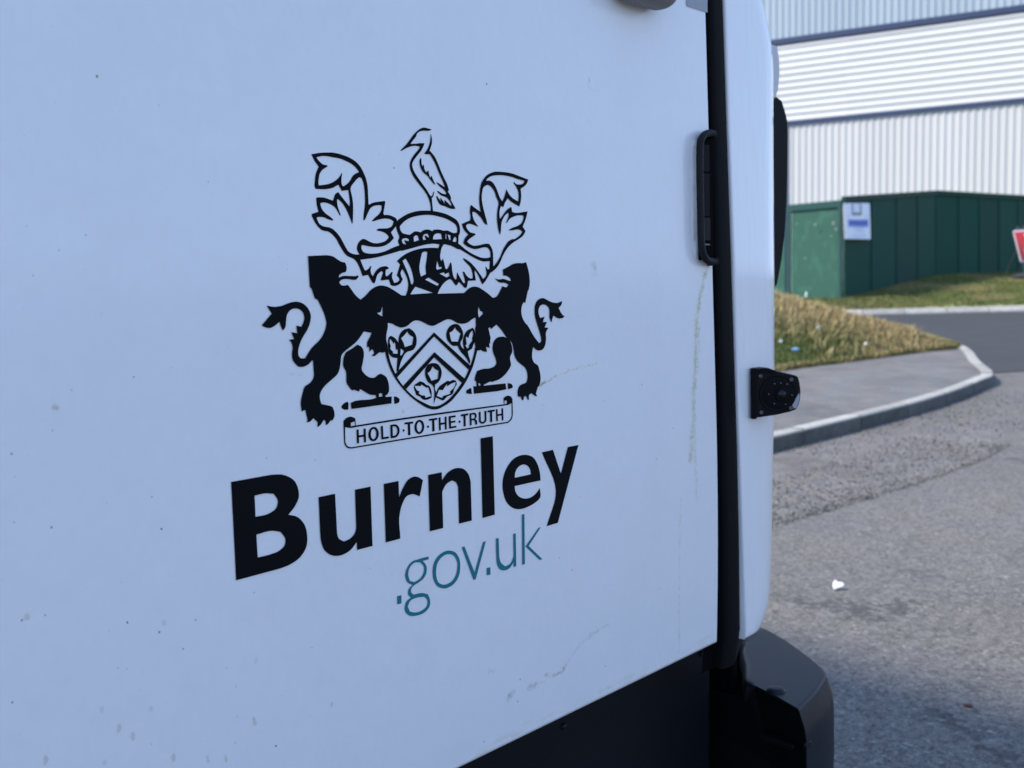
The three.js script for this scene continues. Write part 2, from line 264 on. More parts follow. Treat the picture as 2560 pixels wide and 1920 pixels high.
// left feathered mantling
vinyl('left_mantling', crest, [
  ...A([155,212, 330,182, 480,176, 600,178, 760,212, 950,285, 1080,370, 1170,470, 1240,600, 1290,730, 1320,880, 1332,1080, 1340,1250, 1352,1258, 1440,1215, 1560,1195, 1668,1180, 1688,1195, 1668,1320, 1645,1440, 1665,1470, 1770,1475, 1850,1505, 1915,1545, 1930,1608, 1915,1683, 1870,1753, 1805,1833, 1865,1948, 1830,1993, 1740,2073, 1600,2128, 1450,2133, 1300,2113, 1215,2093, 1190,2113, 1195,2173, 1230,2238, 1330,2268]),
  ...B([1530,770, 1660,738, 1850,655, 1985,608, 2080,600, 2080,695, 1850,765, 1660,820, 1500,860, 1300,890, 1168,908, 1210,1010, 1255,1115, 1275,1130, 1320,1110, 1385,1035, 1400,1035, 1385,1100, 1395,1200, 1430,1250, 1500,1130, 1560,1075, 1640,1045, 1720,1045, 1762,1078, 1745,1100, 1700,1110, 1690,1180, 1700,1250, 1740,1240, 1820,1162, 1843,1165, 1825,1250, 1870,1385, 1940,1370, 1980,1330, 1970,1280, 1925,1235, 1960,1120, 1990,1020, 2060,1010, 2040,1100, 2005,1170, 2010,1220, 2050,1310, 2000,1400, 1930,1440, 1860,1452, 1800,1430, 1765,1320, 1700,1325, 1620,1338, 1590,1325, 1640,1170, 1610,1140, 1530,1210, 1480,1360, 1460,1400, 1420,1380, 1330,1220, 1215,1245, 1190,1170, 1140,1040, 1090,950, 1040,895, 985,865, 920,840, 850,780, 790,690, 720,570, 660,460, 590,385, 520,330, 380,295, 310,240, 240,150, 165,0]),
  ...A([160,1450, 300,1405, 265,1250, 255,1120, 270,1105, 400,1108, 600,1175, 620,1120, 650,1040, 700,1000, 715,1000, 780,1090, 940,1290, 950,1270, 950,1180, 920,955, 785,972, 720,850, 700,850, 590,910, 470,935, 370,938, 240,930, 222,870, 225,780, 250,600, 305,470, 215,340]),
], [
  A([258,275, 390,248, 470,252, 600,275, 740,300, 880,355, 1010,430, 1085,500, 1145,578, 1060,620, 1010,665, 970,740, 920,805, 825,875, 795,865, 778,790, 780,700, 792,620, 778,598, 750,660, 700,720, 620,780, 520,825, 460,840, 310,858, 300,800, 310,700, 330,610, 370,550, 495,460, 480,440, 400,425, 330,370, 290,325]),
  A([970,905, 1080,745, 1140,690, 1195,705, 1230,800, 1255,950, 1265,1120, 1260,1300, 1240,1450, 1232,1575, 1250,1585, 1280,1540, 1340,1400, 1380,1330, 1450,1285, 1520,1270, 1600,1270, 1612,1285, 1605,1370, 1560,1450, 1480,1520, 1410,1595, 1430,1605, 1530,1575, 1650,1548, 1740,1550, 1800,1565, 1860,1605, 1845,1660, 1830,1700, 1785,1730, 1720,1750, 1560,1753, 1500,1780, 1520,1795, 1650,1828, 1720,1870, 1762,1930, 1720,1990, 1600,2045, 1450,2055, 1350,2020, 1270,1975, 1225,1968, 1165,2005, 1115,2080, 1100,2180, 1150,2290, 1060,2290, 925,2230, 850,2110, 750,1930, 680,1840, 600,1765, 530,1730, 400,1705, 320,1655, 285,1590, 262,1525, 330,1512, 400,1518, 500,1560, 600,1590, 605,1565, 560,1520, 450,1440, 380,1360, 345,1270, 340,1225, 400,1212, 470,1220, 560,1255, 650,1320, 700,1400, 745,1485, 762,1475, 730,1380, 695,1270, 687,1190, 690,1145, 720,1150, 790,1220, 880,1360, 950,1520, 995,1645, 1012,1640, 1020,1350, 1015,1200, 1000,1100]),
]);
vinyl('crown_cap', crest, D([225,365, 300,305, 400,245, 500,210, 600,188, 700,182, 850,190, 960,210, 1080,245, 1180,295, 1260,350, 1300,420, 1315,500, 1308,580, 1290,620, 1285,750, 1300,780, 1160,788, 1035,762, 960,765, 870,755, 750,765, 600,800, 400,855, 300,880, 270,790, 245,710, 265,640, 230,540, 208,440]), [
  D([285,440, 340,380, 430,320, 550,280, 700,258, 800,258, 950,285, 1080,325, 1180,380, 1250,440, 1268,500, 1265,560, 1215,572, 1150,550, 1095,525, 1040,530, 940,508, 860,515, 835,540, 800,520, 750,508, 690,520, 630,560, 590,545, 540,542, 490,570, 450,602, 380,590, 320,570, 285,520, 275,470]),
  D([305,700, 325,668, 400,660, 432,680, 432,712, 350,692, 385,770, 330,755]), D([512,640, 550,608, 585,618, 608,692, 520,722]), D([670,640, 690,595, 755,578, 780,640, 780,655, 715,610, 703,630, 730,685, 680,690]),
  D([850,640, 880,590, 940,575, 990,585, 1003,675, 850,682]), D([1065,585, 1080,585, 1080,675, 1062,670]), D([1100,595, 1150,610, 1152,690, 1130,690]), D([1190,700, 1215,645, 1235,635, 1252,660, 1250,722, 1195,722]),
]);
const helmHole = [...D([1035,765, 1090,768, 1160,790, 1280,850]), ...F([180,580, 300,650, 480,760, 600,820, 715,860, 875,855, 865,1035, 845,1045, 820,1035, 785,985, 770,985, 795,1100, 795,1160, 770,1215, 718,1270, 690,1220, 620,1120, 540,1010, 440,900, 350,830, 275,790, 250,795, 300,860, 380,940, 440,1020, 465,1100, 480,1200, 478,1250, 430,1255]), ...D([1480,1350, 1430,1310, 1390,1240, 1360,1240, 1385,1330, 1405,1420, 1390,1440, 1370,1430, 1300,1310, 1265,1245, 1255,1360, 1235,1375, 1210,1340, 1185,1250, 1170,1110, 1155,1070, 1110,1170, 1085,1200, 1060,1180, 1035,1060, 1020,1010, 1000,1045, 985,1050, 972,980, 980,900, 1000,820])];
vinyl('helmet', crest, [
  ...D([225,1055, 300,985, 400,920, 520,870, 640,840, 740,828, 945,828, 965,755, 1100,735]), ...F([148,455, 300,575, 440,670, 560,730, 680,775, 760,785, 850,775, 930,745, 945,900, 880,1125, 820,1235, 760,1330, 703,1392, 680,1350, 620,1210, 570,1120, 525,1060, 525,1130, 552,1300, 372,1308, 345,1450, 320,1475, 280,1460, 200,1370, 155,1335, 120,1405, 95,1415, 70,1395, 0,1295]),
  ...D([1145,1365, 1100,1385, 1040,1430, 980,1510, 925,1620, 925,1665, 372,1665, 415,1530, 420,1440, 400,1350, 360,1260, 320,1195, 290,1150, 275,1110]),
], [helmHole, D([320,1050, 375,1010, 430,1100, 480,1220, 505,1330, 512,1420, 490,1462, 470,1450, 430,1310, 370,1160]), D([655,920, 690,893, 740,893, 752,910, 735,1050, 720,1160, 730,1280, 640,1325, 625,1270, 612,1170, 625,1060]), D([918,1040, 955,1160, 1000,1155, 1000,1185, 915,1205, 902,1170]), D([960,1270, 1035,1250, 1060,1280, 1120,1250, 1135,1310, 1080,1338, 1030,1310]), D([710,1375, 770,1340, 955,1450, 925,1485]), D([455,1632, 490,1570, 545,1495, 700,1550, 850,1605])]);
vinyl('bird_outline', crest, C([690,165, 610,140, 550,130, 490,150, 420,205, 360,270, 300,355, 250,420, 145,525, 165,533, 240,490, 330,455, 420,445, 485,460, 460,510, 400,580, 350,650, 315,730, 308,790, 325,870, 370,970, 440,1070, 520,1170, 580,1250, 620,1320, 650,1400, 670,1490, 672,1590, 712,1590, 700,1480, 688,1345, 710,1325, 725,1270, 732,1235, 720,1240, 700,1300, 680,1318, 655,1300, 610,1220, 540,1120, 460,1010, 400,920, 360,830, 350,760, 380,690, 440,610, 510,520, 545,450, 563,400, 470,400, 430,408, 320,412, 360,355, 410,295, 440,225, 500,190, 560,183, 650,183]));
vinyl('bird_back', crest, C([672,230, 690,320, 690,400, 670,470, 650,530, 690,570, 740,635, 790,740, 850,890, 900,1000, 950,1100, 985,1210, 965,1235, 1010,1310, 1020,1355, 1015,1380, 1100,1530, 1060,1537, 1000,1525, 920,1490, 835,1460, 790,1390, 765,1310, 780,1310, 850,1415, 835,1345, 850,1350, 915,1450, 905,1380, 925,1390, 1030,1495, 1020,1440, 970,1360, 940,1335, 860,1305, 810,1265, 780,1225, 800,1225, 860,1265, 930,1285, 940,1260, 900,1205, 830,1150, 765,1075, 800,1085, 920,1165, 880,1060, 820,930, 760,780, 710,680, 655,590, 580,590, 560,575, 610,510, 645,430, 665,330]));
vinyl('bird_wing', crest, C([495,655, 508,665, 512,750, 525,800, 550,765, 560,840, 590,905, 630,870, 645,950, 665,1000, 683,960, 720,1050, 752,1115, 730,1110, 680,1050, 620,970, 540,900, 500,830, 480,750, 480,690]));
vinyl('right_mantling', crest, [
  ...E([1860,378, 1680,310, 1500,240, 1380,210, 1270,195, 1150,188, 1050,188, 950,220, 860,270, 790,345, 730,440, 700,540, 680,680, 668,830, 672,950, 690,1080, 705,1170, 560,1070, 470,1000, 452,1030, 440,1150, 455,1290, 450,1370, 245,1460, 290,1590]),
  ...F([310,170, 380,240, 300,330, 262,438, 330,500, 430,550, 550,578, 640,560, 760,535, 820,545, 865,590, 888,660, 890,740, 885,1000, 870,1130, 920,1105, 1000,1040, 1060,970, 1120,860, 1170,740, 1230,630, 1300,530, 1420,420, 1550,340, 1640,265, 1690,180, 1690,150, 1630,60]),
  ...E([1800,1340, 1845,1155, 1620,1190, 1540,1188, 1465,1165, 1455,1065, 1435,1050, 1350,1110, 1270,1210, 1180,1340, 1165,1300, 1160,1180, 1175,1080, 1195,1020, 1255,1052, 1290,950, 1365,830, 1440,910, 1540,975, 1645,1035, 1680,900, 1690,800, 1675,600, 1770,540, 1840,450]),
], [
  E([830,408, 870,350, 950,300, 1050,278, 1180,270, 1330,285, 1480,320, 1620,370, 1760,405, 1765,445, 1730,480, 1650,500, 1570,490, 1515,440, 1502,460, 1560,540, 1610,640, 1630,760, 1620,915, 1580,895, 1460,815, 1390,730, 1330,615, 1310,700, 1285,790, 1228,915, 1160,800, 1110,660, 1050,530, 985,440, 920,405]),
  [...E([870,505, 930,530, 990,590, 1040,670, 1080,800, 1140,940, 1115,1100, 1100,1300, 1115,1480, 1140,1620, 1175,1733, 1195,1630, 1200,1500, 1230,1370, 1290,1260, 1375,1180, 1388,1230, 1370,1310, 1320,1435, 1340,1435, 1420,1330, 1500,1285, 1600,1255, 1735,1252, 1752,1270, 1735,1370, 1700,1440, 1620,1500, 1480,1555, 1390,1605, 1400,1620, 1490,1615, 1600,1595, 1660,1605, 1720,1648]), ...F([1600,220, 1520,300, 1440,352, 1400,345, 1320,385, 1250,470, 1180,590, 1120,740, 1040,880, 965,975, 955,960, 950,800, 945,650, 915,550, 860,460, 800,452, 720,465, 590,495, 490,498, 410,460, 350,405, 400,345, 480,290, 550,240, 520,215, 440,200, 370,140, 320,45]), ...E([380,1465, 460,1460, 560,1495, 640,1530, 640,1515, 580,1440, 530,1350, 505,1260, 500,1165, 560,1170, 650,1240, 740,1350, 800,1450, 865,1490, 850,1400, 800,1210, 750,1000, 728,830, 735,700, 785,550])],
]);
vinyl('supporters_and_band', crest, [
  ...G([675,103, 920,93, 1000,110, 1060,150, 1115,180, 1155,187, 1172,230, 1175,280, 1165,310, 1105,330, 1075,360, 1075,385, 1130,362, 1200,362, 1290,365, 1325,352, 1330,375, 1300,410, 1260,412, 1150,402, 1100,418, 1080,445, 1105,480, 1135,488, 1190,478, 1210,500, 1280,600]),
  ...PX([893,742, 901.5,749.3, 912,741, 927.8,724.4, 939,717, 950,713.8, 966.6,716, 980.5,723, 1002.7,737.7, 1013.8,738.8, 1025.8,736.5, 1082.8,732.9, 1094,734.2, 1160.2,732.4, 1173.4,720.5, 1183,716.7, 1194,717.3, 1206,723.8, 1216.8,731.4, 1226.5,739.5]),
  ...K([390,787, 450,775, 500,720, 575,570, 640,590, 660,585, 692,540, 640,510, 520,495, 460,450, 432,418, 490,440, 600,432, 670,455, 735,475, 728,430, 690,390, 630,370, 595,372, 583,255, 690,200, 790,145, 870,132, 970,132, 1020,115, 1065,270, 1085,400, 1090,520, 1065,650, 1055,650, 1005,885, 985,875, 970,870, 940,950, 930,1040, 945,1140, 990,1240, 1050,1310, 1130,1450, 1200,1560, 1270,1645, 1305,1610, 1305,1550, 1280,1440, 1220,1250, 1190,1130, 1183,1020, 1200,900, 1250,825, 1325,792, 1370,800, 1460,850, 1540,880, 1620,882, 1700,850, 1690,910, 1635,975, 1670,1055, 1715,1118, 1745,1128, 1730,1155, 1690,1175, 1620,1172, 1580,1150, 1535,1118, 1500,1250, 1470,1190, 1463,1050, 1455,990, 1420,940, 1350,912, 1290,935, 1260,990, 1255,1070, 1285,1170, 1370,1142, 1338,1245, 1415,1242, 1370,1345, 1440,1355, 1395,1440, 1397,1550]),
  ...L([1785,240, 1765,360, 1720,440, 1670,465, 1600,460, 1520,390, 1500,500, 1500,630, 1540,720, 1615,775, 1650,880, 1672,1070, 1640,1215, 1620,1210, 1575,1360, 1602,1415, 1565,1412, 1480,1350, 1430,1395, 1430,1490, 1410,1490, 1375,1415, 1335,1412, 1318,1490, 1295,1500, 1260,1420, 1220,1428, 1198,1400, 1200,1300, 1230,1210, 1380,1130, 1400,1050, 1395,920, 1350,820, 1280,760, 1190,680, 1140,590, 1110,430, 1080,310, 1030,238, 1060,320, 1085,430, 1080,510, 1040,600, 1045,680, 1060,760, 1020,850, 920,980, 820,1060, 690,1110, 650,1115, 630,1105, 520,1165, 490,1175, 500,1210, 345,1215, 340,1110, 320,1095, 305,1090, 320,1000, 360,890, 470,850, 640,830, 720,790, 755,740, 745,650, 690,500, 678,400, 700,290, 760,210, 880,178, 940,190, 980,215, 960,180, 830,0]),
  ...K([465,1290, 370,1370, 350,1365, 345,1340, 310,1360, 330,1450, 350,1550]),
  ...L([635,180, 625,325, 605,320, 620,410, 590,405, 535,385, 565,480, 545,495, 490,485, 430,450, 400,465, 360,465]),
  ...I([1985,1120, 1972,990, 1985,870, 1978,750, 1990,690, 1988,550, 1970,545, 1900,590, 1830,640, 1720,658, 1640,640, 1560,590, 1480,575, 1400,600, 1230,690, 1190,697, 1130,685, 1040,640, 940,600, 870,598, 800,635, 720,700, 620,728, 540,705, 430,650, 365,642, 365,720, 340,860, 338,960, 355,1030, 370,1150]),
  ...Hh([1680,275, 1620,290, 1590,275, 1500,345, 1450,345, 1490,300, 1480,250, 1450,225, 1410,275, 1405,200, 1390,180, 1370,200, 1370,110, 1425,0]), ...PX([929,832, 909.8,828.4]),
  ...Hh([1200,80, 1000,250, 940,310, 920,350, 900,530, 880,610, 850,665, 760,750, 640,860, 575,950, 550,1040, 560,1120, 580,1175, 720,1205, 770,1225, 800,1310, 800,1400, 770,1460, 735,1460, 690,1520, 655,1540, 655,1475, 620,1445, 560,1540, 510,1575, 515,1490, 440,1420, 380,1480, 325,1495, 340,1450, 300,1275, 240,1305, 222,1165, 270,920, 295,870, 410,780, 445,710, 450,660, 435,430, 420,420, 340,500, 270,530, 190,530, 130,480, 80,400, 70,320, 80,180, 60,110, 15,65]),
  ...G([495,1180, 460,1090, 535,1105, 525,1005, 590,1020, 625,930, 625,880, 590,810, 550,788, 490,785, 440,810, 405,860, 390,950, 380,1030, 350,1070, 330,1030, 305,955, 240,1010, 190,1035, 130,1030, 75,1003, 205,850, 140,745, 210,760, 330,750, 430,712, 520,695, 600,715, 670,775, 710,870, 705,950, 670,1050, 600,1170, 560,1270, 548,1340, 555,1400, 580,1430, 635,1430, 720,1300, 850,1160, 900,1050, 913,970, 890,870, 850,770, 800,670, 765,655, 720,520, 700,510]),
], [I([258,350, 270,350, 270,525, 230,505, 178,475, 178,455, 225,450, 240,420]), I([2035,340, 2080,430, 2110,432, 2123,470, 2045,550, 2030,460]), L([385,1145, 410,1142, 430,1170, 425,1195, 388,1195])]);
vinyl('left_hind_leg', crest, Hh([1200,148, 1270,185, 1305,250, 1312,330, 1295,450, 1278,590, 1320,650, 1380,700, 1420,718, 1500,718, 1560,670, 1610,650, 1700,710, 1730,780, 1748,900, 1745,960, 1720,1005, 1680,1035, 1700,1055, 1795,1045, 1790,1165, 1540,1200, 1100,1262, 1085,1160, 1140,1130, 1240,1110, 1430,1095, 1530,1070, 1520,1020, 1440,1018, 1390,1000, 1260,920, 1240,920, 1235,960, 1130,925, 1120,945, 1080,910, 1015,805, 1010,700, 1005,610, 960,530, 955,450, 970,350, 1000,290, 1120,210]), [Hh([1570,995, 1630,990, 1635,1045, 1575,1050])]);
for (const q of [Hh([925,1210, 980,1155, 1030,1135, 1048,1170, 1045,1270, 970,1272, 930,1245]), Hh([1832,1045, 1880,1050, 1930,1090, 1925,1140, 1880,1168, 1840,1170]), L([278,1205, 340,1210, 500,1195, 680,1175, 945,1148, 962,1270, 780,1310, 290,1365]), L([130,1310, 150,1280, 235,1240, 248,1370, 140,1358]), L([990,1145, 1050,1150, 1095,1200, 1095,1235, 1000,1275])]) vinyl('log', crest, q);
vinyl('shield_outline', crest, J([310,95, 335,230, 375,360, 430,500, 520,660, 650,830, 800,980, 960,1100, 1100,1180, 1220,1208, 1300,1195, 1400,1145, 1500,1080, 1640,930, 1760,770, 1870,570, 1950,370, 1990,220, 2022,95, 1974,60, 1955,180, 1930,270, 1870,440, 1790,620, 1700,760, 1590,910, 1440,1060, 1290,1140, 1180,1145, 1050,1090, 900,1010, 700,830, 560,650, 470,470, 415,330, 385,210, 365,95]));
vinyl('chevron_line', crest, J([1220,-214, 1895,405, 1905,470, 1855,472, 1220,-142, 540,614, 495,560, 512,545]));
vinyl('chevron_line', crest, J([1228,150, 1790,645, 1735,717, 1220,245, 705,832, 650,772]));
vinyl('flower', crest, J([1190,352, 1280,365, 1330,420, 1358,500, 1350,600, 1310,690, 1238,748, 1235,830, 1262,905, 1250,985, 1212,1115, 1222,980, 1225,880, 1200,770, 1110,700, 1070,620, 1055,540, 1065,450, 1110,380]), [J([1195,405, 1235,455, 1305,490, 1290,640, 1170,678, 1140,610, 1098,540, 1150,495])]);
vinyl('leaf', crest, J([860,750, 960,685, 1030,710, 1080,755, 1120,765, 1160,830, 1175,900, 1172,990, 1100,1025, 1020,1025, 960,970, 890,940, 860,850, 845,790]), [J([858,768, 975,775, 985,745, 1070,800, 1115,805, 1130,860, 1165,960, 1060,990, 1050,950, 975,940, 935,905, 955,880, 905,850])]);
vinyl('leaf', crest, J([1258,905, 1310,790, 1400,720, 1470,675, 1510,690, 1570,660, 1620,675, 1640,740, 1590,830, 1560,920, 1460,970, 1400,1035, 1370,1040, 1245,980]), [J([1268,958, 1310,845, 1380,850, 1455,735, 1460,780, 1560,720, 1620,700, 1600,780, 1510,880, 1525,915, 1380,960, 1375,995])]);
vinyl('flower', crest, I([760,738, 820,780, 880,860, 898,950, 885,1060, 845,1130, 710,1185, 620,1330, 590,1420, 560,1540, 525,1535, 545,1290, 465,1280, 400,1230, 375,1170, 370,1000, 385,910, 420,880, 490,915, 560,1005, 565,930, 590,850, 660,770]), [I([725,800, 755,850, 838,905, 815,1045, 680,1090, 655,1010, 610,925, 670,870]), I([405,935, 440,970, 470,1030, 490,990, 505,1030, 515,1140, 548,1125, 550,1215, 455,1205, 465,1180, 410,1120, 420,1080, 400,1000]), I([605,1115, 662,1155, 650,1200, 610,1245, 595,1240])]);
vinyl('flower', crest, I([1600,662, 1660,670, 1720,740, 1755,840, 1750,910, 1705,1020, 1730,1090, 1775,1135, 1750,1000, 1775,870, 1820,795, 1930,730, 1960,770, 1985,880, 1970,1000, 1940,1050, 1920,1110, 1840,1165, 1850,1220, 1885,1330, 1880,1380, 1865,1400, 1830,1320, 1780,1250, 1700,1160, 1655,1065, 1570,1065, 1510,1020, 1460,950, 1445,850, 1470,760, 1530,690]), [I([1605,720, 1625,765, 1708,840, 1660,990, 1540,985, 1525,930, 1505,825, 1570,780]), I([1930,780, 1938,850, 1920,930, 1925,965, 1860,1060, 1865,1090, 1830,1115, 1795,1055, 1820,1040, 1805,920, 1815,890, 1850,920, 1890,820])]);
vinyl('motto_scroll', crest, Mm([90,400, 120,365, 190,345, 232,365, 240,450, 700,376, 1300,290, 2020,195, 2015,120, 2060,92, 2100,100, 2122,130, 2127,320, 2110,380, 2070,420, 1300,545, 700,643, 190,728, 140,720, 110,690, 98,640]), [Mm([110,470, 180,480, 250,468, 700,397, 1300,311, 2030,210, 2080,200, 2112,180, 2115,330, 2100,370, 2065,405, 1300,528, 700,626, 190,712, 150,705, 120,670, 112,630]), Mm([178,420, 225,400, 230,450, 180,460]), Mm([2028,150, 2055,152, 2055,188, 2025,195])]);
{ // motto letters drawn as strokes in a unit box, laid into the four corners each letter has
  const arc = (cx, cy, rx, ry, a0, a1, n = 12) => Array.from({ length: n + 1 }, (_, i) => { const a = (a0 + (a1 - a0) * i / n) * Math.PI / 180; return [cx + rx * Math.cos(a), cy + ry * Math.sin(a)]; });
  const s = 0.235, hs = 0.15, T = {
    H: [[[0, 0], [s, 0], [s, .42], [1 - s, .42], [1 - s, 0], [1, 0], [1, 1], [1 - s, 1], [1 - s, .42 + hs], [s, .42 + hs], [s, 1], [0, 1]]],
    L: [[[0, 0], [1, 0], [1, hs], [.27, hs], [.27, 1], [0, 1]]], T: [[[.36, 0], [.64, 0], [.64, 1 - hs], [1, 1 - hs], [1, 1], [0, 1], [0, 1 - hs], [.36, 1 - hs]]],
    E: [[[0, 0], [1, 0], [1, hs], [.28, hs], [.28, .43], [.92, .43], [.92, .43 + hs], [.28, .43 + hs], [.28, 1 - hs], [.97, 1 - hs], [.97, 1], [0, 1]]],
    O: [arc(.5, .5, .5, .52, 0, 352, 40), arc(.5, .5, .5 - s, .52 - hs, 0, 352, 40)],
    D: [[[0, 0], ...arc(.42, .5, .58, .5, -90, 90, 20), [0, 1]], [[s, hs], ...arc(.42, .5, .58 - s, .5 - hs, -90, 90, 16), [s, 1 - hs]]],
    U: [[[0, 1], [0, .3], ...arc(.5, .3, .5, .32, 180, 360, 18), [1, 1], [1 - s, 1], [1 - s, .3], ...arc(.5, .3, .5 - s, .18, 360, 180, 14), [s, 1]]],
    R: [[[0, 0], [s, 0], [s, .4], [.42, .4], ...arc(.42, .2, .28, .2, 80, 0, 8), [.74, 0], [1, 0], ...arc(.66, .24, .32, .22, 0, 70, 6), ...arc(.6, .725, .36, .275, -60, 90, 14), [0, 1]], [[s, .53], [.55, .53], ...arc(.55, .69, .17, .16, -80, 80, 8), [.55, .86], [s, .86]]],
  };
  const Q = [['H', 248,500, 358,487, 363,652, 253,667], ['O', 388,478, 513,462, 518,628, 392,645], ['L', 540,458, 630,446, 637,605, 548,620], ['D', 655,443, 763,428, 768,588, 660,605], ['T', 825,415, 928,402, 932,562, 832,574], ['O', 942,393, 1060,378, 1064,542, 946,557], ['T', 1120,372, 1218,358, 1222,515, 1124,528], ['H', 1235,355, 1330,343, 1333,497, 1240,512], ['E', 1355,340, 1440,327, 1448,475, 1362,490], ['T', 1502,318, 1590,304, 1592,456, 1506,468], ['R', 1607,305, 1694,291, 1700,437, 1612,452], ['U', 1718,287, 1808,273, 1812,418, 1722,433], ['T', 1822,272, 1908,258, 1910,405, 1826,416], ['H', 1922,255, 2010,242, 2014,388, 1928,400]];
  for (const [c, ...q] of Q) { const [tl, tr, br, bl] = Mm(q), map = ([x, y]) => [0, 1].map(k => lerp(lerp(bl[k], br[k], x), lerp(tl[k], tr[k], x), y)); const [o, ...h] = T[c].map(l => l.map(map)); vinyl('motto_letter', crest, o, h, M.vinyl, 30); }
  for (const [x, y] of [[814, 510], [1108, 464], [1487, 405]]) vinyl('motto_dot', crest, Mm(arc(x, y, 12, 15, 0, 330, 11).flat()));
}
vinyl('letter', word, N([43,300, 290,256, 360,258, 420,290, 448,350, 450,390, 430,440, 388,497, 440,510, 480,550, 500,620, 495,690, 460,750, 400,795, 340,820, 73,892]), [N([184,383, 250,369, 300,372, 323,410, 315,455, 270,490, 190,510]), N([195,617, 290,594, 340,600, 368,640, 365,680, 330,715, 280,735, 203,754])]);
vinyl('letter', word, N([569,392, 668,371, 680,610, 690,640, 722,658, 760,640, 790,600, 795,575, 788,347, 881,328, 893,685, 801,709, 798,660, 760,710, 720,735, 680,745, 640,738, 605,710, 585,660, 578,600]));
vinyl('letter', word, N([961,312, 1049,294, 1053,393, 1080,330, 1110,285, 1145,268, 1170,272, 1196,290, 1177,387, 1135,373, 1100,385, 1075,425, 1056,495, 1060,641, 973,664]));
vinyl('letter', word, N([1228,258, 1309,242, 1311,290, 1350,240, 1405,216, 1440,222, 1470,255, 1483,300, 1490,532, 1414,551, 1408,330, 1395,302, 1370,291, 1340,310, 1312,360, 1318,577, 1238,597]));
vinyl('letter', word, N([1543,38, 1616,25, 1628,497, 1555,517]));
vinyl('letter', word, N([1748,325, 1903,291, 1900,250, 1885,195, 1855,150, 1805,137, 1750,155, 1700,215, 1675,300, 1680,370, 1705,430, 1740,458, 1780,464, 1830,448, 1870,425, 1900,395, 1899,337, 1870,375, 1840,395, 1805,400, 1770,385, 1750,350]), [N([1748,275, 1845,254, 1838,220, 1825,203, 1800,195, 1770,210, 1752,240])]);
vinyl('letter', word, N([1911,122, 1978,107, 2025,250, 2067,90, 2131,78, 2007,546, 1940,566, 1995,355]));
const T_ = (o, h) => vinyl('letter', web, N(o), (h ?? []).map(N), M.teal);
T_([1041,987, 1067,981, 1067,1030, 1042,1036]);
T_([1090,870, 1100,820, 1130,780, 1170,764, 1230,748, 1230,765, 1195,775, 1215,800, 1218,840, 1200,880, 1170,905, 1140,925, 1125,945, 1125,965, 1140,978, 1190,968, 1225,975, 1238,1005, 1235,1050, 1205,1085, 1160,1103, 1115,1103, 1090,1080, 1088,1045, 1100,1015, 1125,995, 1108,980, 1108,950, 1122,930, 1135,920, 1105,905], [[1108,860, 1120,810, 1145,786, 1180,783, 1200,805, 1200,845, 1180,880, 1145,902, 1118,895], [1105,1050, 1120,1015, 1155,997, 1205,990, 1220,1005, 1220,1045, 1195,1070, 1150,1085, 1118,1080]]);
T_([1255,840, 1268,775, 1300,735, 1345,713, 1385,720, 1412,755, 1420,810, 1410,870, 1380,915, 1325,940, 1285,928, 1262,890], [[1275,838, 1285,785, 1310,752, 1345,734, 1380,742, 1400,775, 1403,820, 1390,870, 1360,905, 1320,918, 1290,905, 1278,875]]);
T_([1430,692, 1446,688, 1507,845, 1558,662, 1574,657, 1513,886, 1500,888]); T_([1580,818, 1601,813, 1602,857, 1581,861]);
T_([1636,640, 1651,637, 1655,750, 1665,785, 1690,808, 1718,795, 1742,745, 1740,612, 1754,609, 1757,807, 1742,811, 1741,782, 1715,820, 1685,832, 1660,825, 1643,795, 1638,740]);
T_([1792,496, 1806,493, 1809,793, 1794,798]); T_([1890,577, 1905,572, 1832,685, 1915,765, 1897,769, 1812,688]);

// ------------------------------------------------------------------ door gap, post, corner panel, bumper, fittings
{ // black post beside the door: a recessed gutter and a rounded rubber-faced bar
  const rows = 24, yb = onZ(1830, 1662, -0.02).y;
  const col = (j, t) => { const y = lerp(yb, BODY_TOP, j / rows); return [y, lerp(doorEdge(Math.max(y, doorBottom)) - 0.012, cornerStart(y) + 0.006, t)]; };
  mesh('gutter', gridGeo(4, rows, (i, j) => { const [y, x] = col(j, i / 4 * 0.62); return V(x, y, -0.022 + surf(y)); }), M.matte, truck);
  const prof = [[0.42, -0.03], [0.42, -0.012], [0.45, -0.007], [0.52, -0.0045], [0.75, -0.003], [0.9, -0.005], [0.95, -0.009], [0.95, -0.03]];
  mesh('door_post', gridGeo(prof.length - 1, rows, (i, j) => { const [y, x] = col(j, prof[i][0]); const s = j === 0 ? 0.006 : 0; return V(x, y + (j ? 0 : (i > 4 ? 0.008 : 0)), prof[i][1] + surf(y) * 0.6 - s); }), M.rubber, truck);
  const a = onZ(1842, 1602, -0.02), b = onZ(1863, 1597, -0.02), c = onZ(1842, 1655, -0.02), br = new THREE.Shape([[a.x, a.y + .02], [b.x, b.y + .02], [b.x, b.y], [c.x + 0.004, c.y], [c.x, c.y]].map(p => new THREE.Vector2(...p)));
  const bg = new THREE.ExtrudeGeometry(br, { depth: 0.02, bevelEnabled: false }); bg.translate(0, 0, -0.045); mesh('bracket', bg, M.plastic, truck);
}
